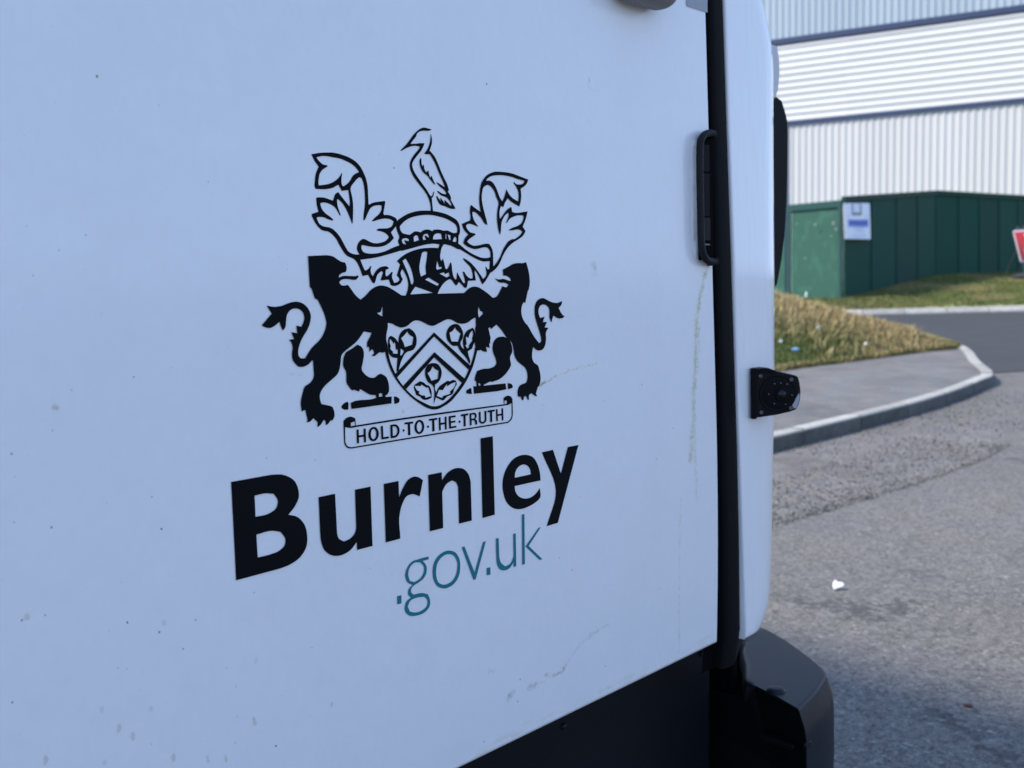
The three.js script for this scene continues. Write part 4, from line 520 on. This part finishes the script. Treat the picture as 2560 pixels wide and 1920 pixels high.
function grassField(name, label, count, sample, h, blades = 9) { // sample() -> {p, straw 0..1, scale}
  const im = new THREE.InstancedMesh(clumpGeo(blades, h, 0.07), std(lin(1, 1, 1), 0.9), count), m = new THREE.Matrix4(), q = new THREE.Quaternion(), c = new THREE.Color(); let k = 0;
  for (let i = 0; i < count; i++) { const s = sample(); if (!s) continue; q.setFromAxisAngle(V(0, 1, 0), rnd() * 6.283); m.compose(s.p, q, V(1, rr(0.6, 1.25), 1).multiplyScalar(s.scale ?? 1)); im.setMatrixAt(k, m); const t = rr(0.82, 1.14); c.setRGB(lerp(0.115, 0.37, s.straw) * t, lerp(0.15, 0.285, s.straw) * t, lerp(0.038, 0.135, s.straw) * t); im.setColorAt(k, c); k++; }
  im.count = k; im.name = name; im.castShadow = im.receiveShadow = true; im.userData = { label, category: 'grass', kind: 'stuff' }; scene.add(im);
}
const bankRows = [[1500, 735, 983, 3.4], [1700, 738, 957, 3.3], [1935, 752, 925, 3.1], [2000, 772, 917, 2.8], [2100, 800, 905, 2.1], [2200, 828, 891, 1.45], [2300, 851, 878, 0.8], [2370, 862, 870, 0.35], [2398, 866, 867, 0.1]];
function bankPoint(a, b) { // a along (0..1), b across from pavement to the side road
  const f = a * (bankRows.length - 1), i = Math.min(bankRows.length - 2, Math.floor(f)), t = f - i, r = bankRows[i].map((x, k) => lerp(x, bankRows[i + 1][k], t));
  const F0 = onGround(r[0], r[2], 0.12), d0 = fwdOf(F0.x, F0.z), Cc = atDepth(r[0], r[1], (d0 + r[3]) * 1.0), k0 = F0.y - 0.01;
  if (b <= 0.6) { const s = b / 0.6, e = Math.sin(s * Math.PI / 2); return V(lerp(F0.x, Cc.x, s), lerp(k0, Math.max(Cc.y, k0), e * 0.3 + s * 0.7), lerp(F0.z, Cc.z, s)); }
  const s = (b - 0.6) / 0.4, x = Cc.x + FH[0] * r[3] * 1.1 * s, z = Cc.z + FH[1] * r[3] * 1.1 * s; return V(x, lerp(Math.max(Cc.y, k0), groundH(x, z) + 0.02, sst(0, 1, s)), z);
}
structure(mesh('grass_bank', gridGeo(56, 26, (i, j) => { const p = bankPoint(i / 56, j / 26); p.y += (n32(p.x * 3, p.z * 3) - 0.5) * 0.07 * Math.min(1, j / 4) + (n128(p.x * 9, p.z * 9) - 0.5) * 0.03; return p; }, p => [p.x / 2.2, p.z / 2.2]), mGrassGround));
grassField('bank_grass', 'dry straw and green grass covering the bank beside the pavement', 15000, () => {
  const a = Math.pow(rnd(), 0.75) * 0.995, b = rnd(); const p = bankPoint(a, b), k = n32(p.x * 1.3 + 4, p.z * 1.3), green = 0.9 * sst(0.42, 0.1, b) * sst(0.25, 0.6, n32(p.x * 0.9, p.z * 1.1 + 7)) * sst(0.66, 0.45, a) + (a > 0.88 ? 0.45 : 0);
  return { p, straw: clamp(0.45 + 0.85 * k + 0.35 * (rnd() - 0.5) - green * 0.8), scale: lerp(0.45, 1.15, sst(0, 0.5, b)) * (a > 0.72 ? lerp(0.8, 0.35, clamp((a - 0.72) / 0.2)) : 1) };
}, 0.15);
grassField('grass_tufts', 'longer dry tufts standing up along the grass bank', 420, () => { const a = rr(0.18, 0.9), b = Math.pow(rnd(), 0.8) * 0.75, p = bankPoint(a, b); if (n32(p.x * 1.7 + 2, p.z * 1.7) < 0.5) return null; return { p, straw: rr(0.5, 1.1), scale: rr(0.8, 1.45) * (a > 0.75 ? 0.5 : 1) }; }, 0.14, 8);
grassField('ragged_grass_edge', 'uneven grass fringe spilling over the pavement edging', 900, () => { const a = rr(0.1, 0.93), p = bankPoint(a, 0), o = rr(-0.02, 0.14) * n32(p.x * 4, p.z * 4); p.x -= FH[0] * o; p.z -= FH[1] * o; p.y -= 0.004; return { p, straw: rr(0.25, 0.95), scale: rr(0.3, 0.75) }; }, 0.13, 9);
const fk = atDepth(2300, 786, 22.6), FKY = fk.y, farH = () => FKY;
{
  const kerb = new THREE.Group(); kerb.name = 'far_kerb'; scene.add(kerb); structure(kerb);
  const at = s => ({ p: LD(2 + s, 22.6), n: V(FH[0], 0, FH[1]) }), o = latOf(...(P => [P.x, P.z])(atDepth(2263, 786, 22.6))), s0 = (o - 2) % 0.915;
  for (let s = s0, k = 0; s < 13; s += 0.915, k++) mesh('kerb_stone', kerbStone(at, s + 0.006, s + 0.909, 0.135, 0.16, true, farH), kerbMats[k % 4], kerb);
}
// hoarding line, from its height in the photograph (2.35 m boards) and the rising verge
const HP = [[1955, 514, 752, 25.65], [2106, 500, 748, 24.15], [2109, 491, 744, 24.1], [2340, 476, 688.6, 28.8], [2560, 488.6, 680, 31.8]].map(([u, t, b, d]) => ({ top: atDepth(u, t, d), base: atDepth(u, b, d) }));
{ const a = HP[3], b = HP[4], k = 1.9; HP[4] = { top: a.top.clone().lerp(b.top, k), base: a.base.clone().lerp(b.base, k) }; const c = HP[0], e = HP[1]; HP[0] = { top: e.top.clone().lerp(c.top, 2.2), base: e.base.clone().lerp(c.base, 2.2) }; HP[0].base.y = HP[1].base.y - 0.05; HP[0].top.y = HP[1].top.y + 0.0; }
function vergePoint(a, b) { // a: lateral 0..1, b: from far kerb to behind the hoarding
  const Lf = lerp(1, 20, a), f = LD(Lf + (b > 0 ? 0 : 0), 22.75, FKY + 0.13); let hb = HP[0].base;
  const seg = [HP[0], HP[1], HP[3], HP[4]], ang = x => latOf(x.base.x, x.base.z) / fwdOf(x.base.x, x.base.z), t0 = Lf / 22.75; let q = null;
  for (let i = 0; i < 3; i++) { const p = seg[i], r = seg[i + 1], A0 = ang(p), A1 = ang(r); if (t0 >= A0 && t0 <= A1) { let lo = 0, hi = 1; for (let k = 0; k < 20; k++) { const m = (lo + hi) / 2, P = p.base.clone().lerp(r.base, m); if (latOf(P.x, P.z) / fwdOf(P.x, P.z) < t0) lo = m; else hi = m; } q = p.base.clone().lerp(r.base, lo); } }
  if (!q) q = (t0 < ang(HP[0]) ? LD(t0 * 27, 27, HP[0].base.y) : LD(t0 * 33, 33, HP[4].base.y));
  const s = b / 0.8; if (s <= 1) return V(lerp(f.x, q.x, s), lerp(f.y, q.y, Math.pow(s, 0.9)), lerp(f.z, q.z, s)); const e = (b - 0.8) / 0.2; return V(q.x + FH[0] * 6 * e, q.y, q.z + FH[1] * 6 * e);
}
const mVerge = std(lin(1.5, 1.75, 1.3), 0.95, { map: grassTex, bumpMap: grassTex, bumpScale: 0.03 });
structure(mesh('verge', gridGeo(80, 24, (i, j) => { const p = vergePoint(i / 80, j / 24); p.y += (n32(p.x * 2, p.z * 2) - 0.5) * 0.04 * (j > 0 ? 1 : 0); return p; }, p => [p.x / 2.6, p.z / 2.6]), mVerge));
grassField('verge_grass', 'short green grass on the verge below the green hoarding', 16000, () => { const a = rr(0.2, 0.8), b = rr(0.01, 0.79), p = vergePoint(a, b), k = n32(p.x * 0.8, p.z * 0.9 + 3), left = sst(0.5, 0.3, a); return { p, straw: clamp(0.05 + 0.5 * sst(0.45, 0.8, k) + 0.35 * left * (1 - b) + 0.25 * (rnd() - 0.5)), scale: 0.8 }; }, 0.085, 8);

// ------------------------------------------------------------------ green hoarding, notice, road sign
const greens = [[0.006, 0.056, 0.038], [0.005, 0.058, 0.041], [0.008, 0.053, 0.039], [0.0055, 0.06, 0.042]].map(c => phys(lin(...c), 0.6, { specularIntensity: 0.18 }));
const rustTex = (() => { const n = 256, d = new Uint8Array(n * n * 4); for (let j = 0; j < n; j++) for (let i = 0; i < n; i++) { const s = sst(0.55, 0.95, n32(i / 14, j / 20)) * 0.25 + (n128(i / 3, j / 5) - .5) * 0.1, chip = (n128(i / 2.2 + 3, j / 2.2) > 0.985 && n8(i / 32, j / 32) > 0.45) ? 0.5 : 0; const q = [0.03, 0.1, 0.07].map((x, k) => x * (1 + s) + chip * [0.16, 0.18, 0.18][k]); d.set(q.map(x => 255 * Math.pow(clamp(x), 1 / 2.2)).concat(255), 4 * (j * n + i)); } return texture(n, n, d); })();
const gateMat = phys(lin(1, 1, 1), 0.65, { map: rustTex, specularIntensity: 0.4 }), postGreen = phys(lin(0.0055, 0.05, 0.036), 0.6, { specularIntensity: 0.25 }), gatePost = phys(lin(0.025, 0.075, 0.068), 0.6, { specularIntensity: 0.4 });
function boardBetween(p, q, t0, t1, thick, proud, dropTop, dropBase) { // a sheet between two posts following base and top lines
  const n = V(-(q.base.z - p.base.z), 0, q.base.x - p.base.x).normalize(); if (n.dot(V(CAM.x - p.base.x, 0, CAM.z - p.base.z)) < 0) n.negate();
  const c = [t0, t1].flatMap(t => [p.base.clone().lerp(q.base, t).setY(lerp(p.base.y, q.base.y, t) - dropBase), p.top.clone().lerp(q.top, t).setY(lerp(p.top.y, q.top.y, t) - dropTop)]);
  const f = c.map(v => V(v.x + n.x * proud, v.y, v.z + n.z * proud)), b = f.map(v => v.clone().addScaledVector(n, -thick)), pos = [], uv = [], len = c[0].distanceTo(c[2]);
  const quad = (a, d, e, g) => { for (const [v, u, w] of [[a, 0, 0], [d, 1, 0], [e, 1, 1], [a, 0, 0], [e, 1, 1], [g, 0, 1]]) { pos.push(v.x, v.y, v.z); uv.push(u * len * 0.5 + t0, w); } };
  quad(f[0], f[2], f[3], f[1]); quad(b[2], b[0], b[1], b[3]); quad(f[1], f[3], b[3], b[1]); quad(b[0], b[2], f[2], f[0]); quad(b[0], f[0], f[1], b[1]); quad(f[2], b[2], b[3], f[3]);
  const g = new THREE.BufferGeometry(); g.setAttribute('position', new THREE.Float32BufferAttribute(pos, 3)); g.setAttribute('uv', new THREE.Float32BufferAttribute(uv, 2)); g.computeVertexNormals(); return g;
}
const railOf = (p, q, h) => ({ p: { base: p.top.clone().setY(p.top.y - h), top: p.top }, q: { base: q.top.clone().setY(q.top.y - h), top: q.top } });
{
  const h = thing('steel_hoarding', 'dark green steel panel hoarding standing along the grass verge', 'fence');
  const run = (p, q, cuts) => { for (let i = 0; i < cuts.length - 1; i++) { mesh('panel', boardBetween(p, q, cuts[i] + 0.004, cuts[i + 1] - 0.004, 0.03, 0.0, 0.08, 0.12), greens[i % 4], h); mesh('post', boardBetween(p, q, cuts[i] - 0.006, cuts[i] + 0.008, 0.05, 0.022, 0.1, 0.12), postGreen, h); } const r = railOf(p, q, 0.13); mesh('top_rail', boardBetween(r.p, r.q, 0, 1, 0.1, 0.05, 0, 0), postGreen, h); };
  run(HP[2], HP[3], [0.01, 0.268, 0.53, 0.772, 1]); run(HP[3], HP[4], [0.003, 0.13, 0.25, 0.37, 0.49, 0.61, 0.73, 0.86, 1]);
  const g = thing('steel_gate', 'weathered lighter green steel gate panels facing the sun', 'gate');
  for (const [a, b] of [[0.0, 0.39], [0.4, 0.995]]) { const t = [1 - b, 1 - a]; mesh('panel', boardBetween(HP[1], HP[0], a + 0.03, b - 0.01, 0.03, 0, 0.16, 0.1), gateMat, g); }
  for (const t of [0.0, 0.385, 0.97]) mesh('post', boardBetween(HP[1], HP[0], t + 0.002, t + 0.022, 0.06, 0.04, 0.02, 0.1), gatePost, g);
  const r = railOf(HP[1], HP[0], 0.16); mesh('top_rail', boardBetween(r.p, r.q, 0, 1, 0.08, 0.05, 0, 0), gatePost, g);
  const nn = V(-(HP[0].base.z - HP[1].base.z), 0, HP[0].base.x - HP[1].base.x).normalize(); if (nn.dot(CAM.clone().sub(HP[1].base)) < 0) nn.negate(); const o = HP[1].base.clone().addScaledVector(nn, 0.004), chipMat = std(lin(0.2, 0.24, 0.23), 0.8);
  for (const [u, v, w, h] of [[2037, 561, 7, 10], [2083, 558, 9, 12], [2090, 572, 6, 9], [2013, 645, 6, 5], [1992, 560, 5, 6], [2078, 590, 5, 9]]) { // flaked paint
    const pts = Array.from({ length: 9 }, (_, i) => { const a = i / 9 * 6.283, k = rr(0.45, 1); const q = ray(u + Math.cos(a) * w / 2 * k, v + Math.sin(a) * h / 2 * k); return CAM.clone().addScaledVector(q, o.clone().sub(CAM).dot(nn) / q.dot(nn)); }), pos = []; for (let i = 1; i < 8; i++) pos.push(...[pts[0], pts[i], pts[i + 1]].flatMap(p => [p.x, p.y, p.z]));
    const cg = new THREE.BufferGeometry(); cg.setAttribute('position', new THREE.Float32BufferAttribute(pos, 3)); cg.computeVertexNormals(); mesh('flaked_paint', cg, chipMat, g); }
}
{ // notice on the first dark panel
  const n = 128, m = 192, d = new Uint8Array(n * m * 4), c = (x0, y0, x1, y1, col) => { for (let j = Math.round(y0 * m); j < y1 * m; j++) for (let i = Math.round(x0 * n); i < x1 * n; i++) d.set([...col, 255], 4 * ((m - 1 - j) * n + i)); };
  c(0, 0, 1, 1, [236, 240, 250]); c(.28, 0.02, .67, .33, [128, 136, 130]); c(.34, 0, .6, .25, [228, 228, 246]); c(.12, .44, .92, .67, [150, 168, 214]); c(.16, .475, .9, .61, [62, 92, 182]); c(.36, .7, .72, .715, [165, 178, 200]); c(.34, .76, .76, .775, [160, 175, 196]); c(.3, .84, .8, .85, [190, 202, 220]); c(.28, .9, .8, .93, [188, 200, 226]); c(.08, .34, .2, .36, [190, 200, 220]); c(.8, .35, .93, .37, [190, 200, 220]);
  const p = HP[2], q = HP[3], nn = V(-(q.base.z - p.base.z), 0, q.base.x - p.base.x).normalize(); if (nn.dot(CAM.clone().sub(p.base)) < 0) nn.negate();
  const pl = (u, v) => { const r = ray(u, v), o = p.base.clone().addScaledVector(nn, 0.07); return CAM.clone().addScaledVector(r, o.clone().sub(CAM).dot(nn) / r.dot(nn)); };
  const k = [[2110, 508], [2174, 508], [2177, 598], [2114, 597]].map(a => pl(...a)), bk = k.map(v => v.clone().addScaledVector(nn, -0.025)), g = thing('notice_board', 'white notice with a blue bar fixed to the green hoarding', 'notice');
  const qd = (a, b, cc, e) => { const s = new THREE.BufferGeometry(); s.setAttribute('position', new THREE.Float32BufferAttribute([a, b, cc, a, cc, e].flatMap(v => [v.x, v.y, v.z]), 3)); s.setAttribute('uv', new THREE.Float32BufferAttribute([0, 1, 1, 1, 1, 0, 0, 1, 1, 0, 0, 0], 2)); s.computeVertexNormals(); return s; };
  mesh('printed_face', qd(k[0], k[1], k[2], k[3]), std(lin(1, 1, 1), 0.5, { map: texture(n, m, d, true, false) }), g);
  mesh('backing', mergeGeometries([qd(bk[0], k[0], k[3], bk[3]), qd(k[1], bk[1], bk[2], k[2]), qd(bk[0], bk[1], k[1], k[0]), qd(k[3], k[2], bk[2], bk[3]), qd(bk[1], bk[0], bk[3], bk[2])]), std(lin(0.5, 0.5, 0.5), 0.6), g);
}
{ // temporary road sign on a tube frame with a dark sandbag, half out of frame
  const d = 26.2, base = atDepth(2548, 694, d), px = d / FPX, g = thing('road_sign', 'red temporary road sign with white border on a folding frame', 'road sign', base), Y = a => V(a[0], a[1], a[2]);
  const face = V(CAM.x - base.x, 0, CAM.z - base.z).normalize(), rt = V(-face.z, 0, face.x).negate(); if (rt.dot(cR) < 0) rt.negate();
  const P = (u, v, o = 0) => V(0, 0, 0).addScaledVector(rt, (u - 2548) * px).addScaledVector(V(0, 1, 0), (694 - v) * px).addScaledVector(face, o + (694 - v) * px * -0.1 + 0.12);
  const plate = (pts, o, m, name, th = 0.012) => { const f = pts.map(([u, v]) => P(u, v, o)), b = pts.map(([u, v]) => P(u, v, o - th)), pos = []; for (let i = 1; i < f.length - 1; i++) { pos.push(...[f[0], f[i], f[i + 1]].flatMap(v => [v.x, v.y, v.z])); pos.push(...[b[0], b[i + 1], b[i]].flatMap(v => [v.x, v.y, v.z])); } for (let i = 0; i < f.length; i++) { const a = f[i], c = f[(i + 1) % f.length], e = b[i], h = b[(i + 1) % f.length]; pos.push(...[a, e, h, a, h, c].flatMap(v => [v.x, v.y, v.z])); } const q = new THREE.BufferGeometry(); q.setAttribute('position', new THREE.Float32BufferAttribute(pos, 3)); q.computeVertexNormals(); return mesh(name, q, m, g); };
  const wht = std(lin(0.62, 0.6, 0.66), 0.4), red = std(lin(0.5, 0.025, 0.03), 0.4);
  plate([[2531, 580], [2534, 576.5], [2640, 575], [2643, 578.5], [2625, 653], [2621, 656], [2553, 656], [2549, 653]], 0, wht, 'plate'); plate([[2534, 580.5], [2640, 579], [2622.5, 651.5], [2551.5, 651.5]], 0.004, red, 'red_face', 0.003);
  plate([[2556, 586], [2563, 585.5], [2563, 590], [2559.5, 592.5], [2557, 590]], 0.006, wht, 'lettering', 0.001); plate([[2562, 618], [2559.5, 623], [2559.5, 630], [2562, 635]], 0.006, wht, 'lettering', 0.001);
  const tube = (a, b, r = 0.016) => { const c = new THREE.TubeGeometry(new THREE.LineCurve3(a, b), 1, r, 8); return mesh('frame_leg', c, M.darkSteel, g); };
  tube(P(2542, 622, -0.02), P(2513, 690, -0.25)); tube(P(2632, 622, -0.02), P(2656, 692, -0.25)); tube(P(2541, 578, -0.03), P(2562, 694, 0.1)); tube(P(2633, 578, -0.03), P(2612, 694, 0.1)); tube(P(2541, 566, -0.03), P(2541, 580, -0.03)); tube(P(2556, 564, -0.03), P(2556, 580, -0.03)); tube(P(2540, 572, -0.03), P(2634, 571, -0.03), 0.012);
  const sb = new THREE.SphereGeometry(1, 24, 14), a = sb.attributes.position; for (let i = 0; i < a.count; i++) { const k = 1 + 0.18 * (n8(a.getX(i) * 2 + 4, a.getZ(i) * 2 + 4) - 0.5); a.setXYZ(i, a.getX(i) * 0.36 * k, Math.max(-0.05, a.getY(i) * 0.075 * k), a.getZ(i) * 0.2 * k); } sb.computeVertexNormals();
  const o = mesh('sandbag', sb, std(lin(0.035, 0.037, 0.05), 0.9)); o.position.copy(base).addScaledVector(rt, 0.15).addScaledVector(face, 0.28); o.position.y += 0.03; o.rotation.y = Math.atan2(-rt.z, rt.x); tag(o, 'dark sandbag weighing down the foot of the red sign', 'sandbag');
}

// ------------------------------------------------------------------ warehouse
{
  const N0 = LD(17.7, 36), dir = V(-0.515 * 0, 0, 0), L0 = 17.7, D0 = 36, at = (s, y, o = 0) => { const p = LD(L0 + 0.857 * s - 0.515 * o, D0 - 0.515 * s - 0.857 * o); p.y = y; return p; };
  const w = thing('warehouse', 'large warehouse clad in white and pale blue ribbed steel with navy trims', 'building');
  const white = [0.58, 0.595, 0.57].map(a => std(lin(a, a * 0.99, a * 0.96), 0.45)), white2 = [0.64, 0.66].map(a => std(lin(a, a * 0.99, a * 0.96), 0.45)), blue = [[0.36, 0.43, 0.48], [0.375, 0.445, 0.495], [0.35, 0.42, 0.47]].map(c => std(lin(...c), 0.4)), navy = std(lin(0.03, 0.05, 0.11), 0.5);
  const y0 = 0.4, y1 = 6.95, y2 = 9.9, y3 = 15, S0 = -30, S1 = 6, pitch = 0.245, prof = [[0, 0], [0.42, 0], [0.58, 0.03], [0.84, 0.03], [1, 0]];
  const vertical = (sa, sb, ya, yb, m) => { const q = []; for (let s = sa; s < sb - 1e-6; s += pitch) for (const [t, o] of prof.slice(0, 4)) q.push([s + t * pitch, o]); q.push([sb, 0]); mesh('cladding_sheet', gridGeo(q.length - 1, 1, (i, j) => at(q[i][0], j ? yb : ya, q[i][1])).toNonIndexed(), m, w).geometry.computeVertexNormals(); };
  for (let s = S0, k = 0; s < S1 - 0.1; s += pitch * 5, k++) { vertical(s, s + pitch * 5, y0, y1 - 0.02, white[k % 3]); vertical(s + 0.1, s + 0.1 + pitch * 5, y2 + 0.1, y3, blue[(k * 2) % 3]); }
  const hp = 0.246; for (let r = 0; r < 3; r++) for (let c = 0; c < 3; c++) { const q = []; const ya = y1 + 0.1 + r * hp * 4 - 0.2; for (let k = 0; k < 4; k++) for (const [t, o] of prof.slice(0, 4)) q.push([ya + (k + t) * hp, o]); q.push([ya + 4 * hp, 0]); const sa = lerp(S0, S1, c / 3), sb = lerp(S0, S1, (c + 1) / 3); mesh('cladding_sheet', gridGeo(1, q.length - 1, (i, j) => at(i ? sb : sa, q[j][0], q[j][1] + 0.01)).toNonIndexed(), white2[(r + c) % 2], w).geometry.computeVertexNormals(); }
  const trim = (sa, sb, ya, yb, name = 'trim') => { const g = mergeGeometries([gridGeo(1, 1, (i, j) => at(i ? sb : sa, j ? yb : ya, 0.085)), gridGeo(1, 1, (i, j) => at(i ? sb : sa, ya, j ? 0.085 : -0.05)), gridGeo(1, 1, (i, j) => at(i ? sb : sa, yb, j ? -0.05 : 0.085)), gridGeo(1, 1, (i, j) => at(sa, j ? yb : ya, i ? 0.085 : -0.05)), gridGeo(1, 1, (i, j) => at(sb, j ? yb : ya, i ? -0.05 : 0.085))]); mesh(name, g, navy, w); };
  trim(S0, S1, y1 - 0.13, y1 + 0.03); trim(S0, S1, y2 - 0.04, y2 + 0.16); trim(-8.36, -8.18, y0, y1 - 0.14, 'corner_trim');
  const c = [at(S0, 0, -0.06), at(S1, 0, -0.06), at(S1, 0, -16), at(S0, 0, -16)], pos = []; const qd = (a, b, ya, yb) => pos.push(a.x, ya, a.z, b.x, ya, b.z, b.x, yb, b.z, a.x, ya, a.z, b.x, yb, b.z, a.x, yb, a.z);
  for (let i = 0; i < 4; i++) qd(c[i], c[(i + 1) % 4], 0, y3); pos.push(...[c[0], c[1], c[2], c[0], c[2], c[3]].flatMap(v => [v.x, y3, v.z])); const core = new THREE.BufferGeometry(); core.setAttribute('position', new THREE.Float32BufferAttribute(pos, 3)); core.computeVertexNormals(); mesh('shell', core, white[0], w);
}

// ------------------------------------------------------------------ litter
function crumple(name, label, u, v, lift, size, mat, sq, group, ground) {
  const P = ground ? ground(u, v) : onGround(u, v, lift), g = new THREE.IcosahedronGeometry(1, 3), a = g.attributes.position, ox = rnd() * 20;
  for (let i = 0; i < a.count; i++) { const x = a.getX(i), y = a.getY(i), z = a.getZ(i), k = 0.55 + 0.75 * n32(x * 2.3 + ox, y * 2.3 + z * 1.7 + 9) + 0.3 * (n128(x * 6 + ox, z * 6 + y * 5) - 0.5); a.setXYZ(i, x * k * sq[0], Math.max(-0.55, y * k * sq[1]), z * k * sq[2]); }
  g.computeVertexNormals(); g.scale(size, size, size); const m = mesh(name, g, mat); m.position.copy(P); m.position.y += size * 0.5 * sq[1]; m.rotation.y = rnd() * 6; tag(m, label, 'litter', group); return m;
}
const paper = std(lin(0.82, 0.82, 0.8), 0.8), onBank = (a, b) => { const p = bankPoint(a, b); p.y += 0.05; return p; };
{ // folded white scrap on the road
  const P = onGround(2094, 1474), s = 0.0125 * 1.35, sh = new THREE.Shape(); sh.moveTo(-1, -1); sh.quadraticCurveTo(-1.15, 0.2, -0.7, 0.75); sh.quadraticCurveTo(-0.45, 1.15, -0.15, 0.7); sh.lineTo(0, 0.35); sh.quadraticCurveTo(0.7, 0.55, 1.2, 0.2); sh.quadraticCurveTo(1.3, -0.2, 0.8, -0.55); sh.quadraticCurveTo(0, -0.8, -1, -1);
  const g = new THREE.ExtrudeGeometry(sh, { depth: 0.5, bevelEnabled: true, bevelSize: 0.16, bevelThickness: 0.2, bevelSegments: 4, curveSegments: 10 }); g.rotateX(-0.75); g.scale(s, s, s); g.rotateY(-0.75); g.computeBoundingBox(); g.translate(0, -g.boundingBox.min.y, 0);
  const m = mesh('paper_scrap', g, paper); m.position.copy(P); m.position.y = groundH(P.x, P.z) + 0.002; tag(m, 'small folded white scrap lying alone on the grey road', 'litter');
}
const pickBank = (u, v) => { let best = null, bd = 1e9; for (let a = 0.1; a < 1; a += 0.01) for (let b = 0; b < 0.6; b += 0.02) { const p = bankPoint(a, b), q = p.clone().sub(CAM), dd = -q.dot(cB), x = W / 2 + FPX * q.dot(cR) / dd, y = H / 2 - FPX * q.dot(cU) / dd, e = (x - u) ** 2 + (y - v) ** 2; if (e < bd) { bd = e; best = p; } } best.y += 0.05; return best; };
crumple('paper_scrap', 'crumpled white paper caught in the dry grass of the bank', 2048, 836, 0, 0.045, paper, [1, 1.1, 0.8], null, pickBank);
crumple('plastic_scrap', 'crumpled pale blue plastic scrap in the grass by the pavement', 1988, 884, 0, 0.04, std(lin(0.2, 0.4, 0.6), 0.6), [1.2, 0.6, 0.8], null, pickBank);
crumple('paper_scrap', 'tiny pale scrap in the grass beside the blue plastic', 1952, 868, 0, 0.022, paper, [1, 1.2, 0.8], null, pickBank);
crumple('paper_scrap', 'tiny pale scrap in the green fringe along the pavement edging', 2164, 872, 0, 0.022, paper, [1, 1, 0.8], null, pickBank);
crumple('paper_scrap', 'upright white scrap at the foot of the green gate', 2015, 744, 0, 0.05, paper, [0.6, 1.6, 0.5], null, () => atDepth(2015, 744, 24.3));
crumple('leaf_scrap', 'small brown leaf lying on the shaded road', 2421, 1766, 0, 0.009, std(lin(0.09, 0.04, 0.025), 0.8), [1.6, 0.6, 1]);

renderer.render(scene, camera);
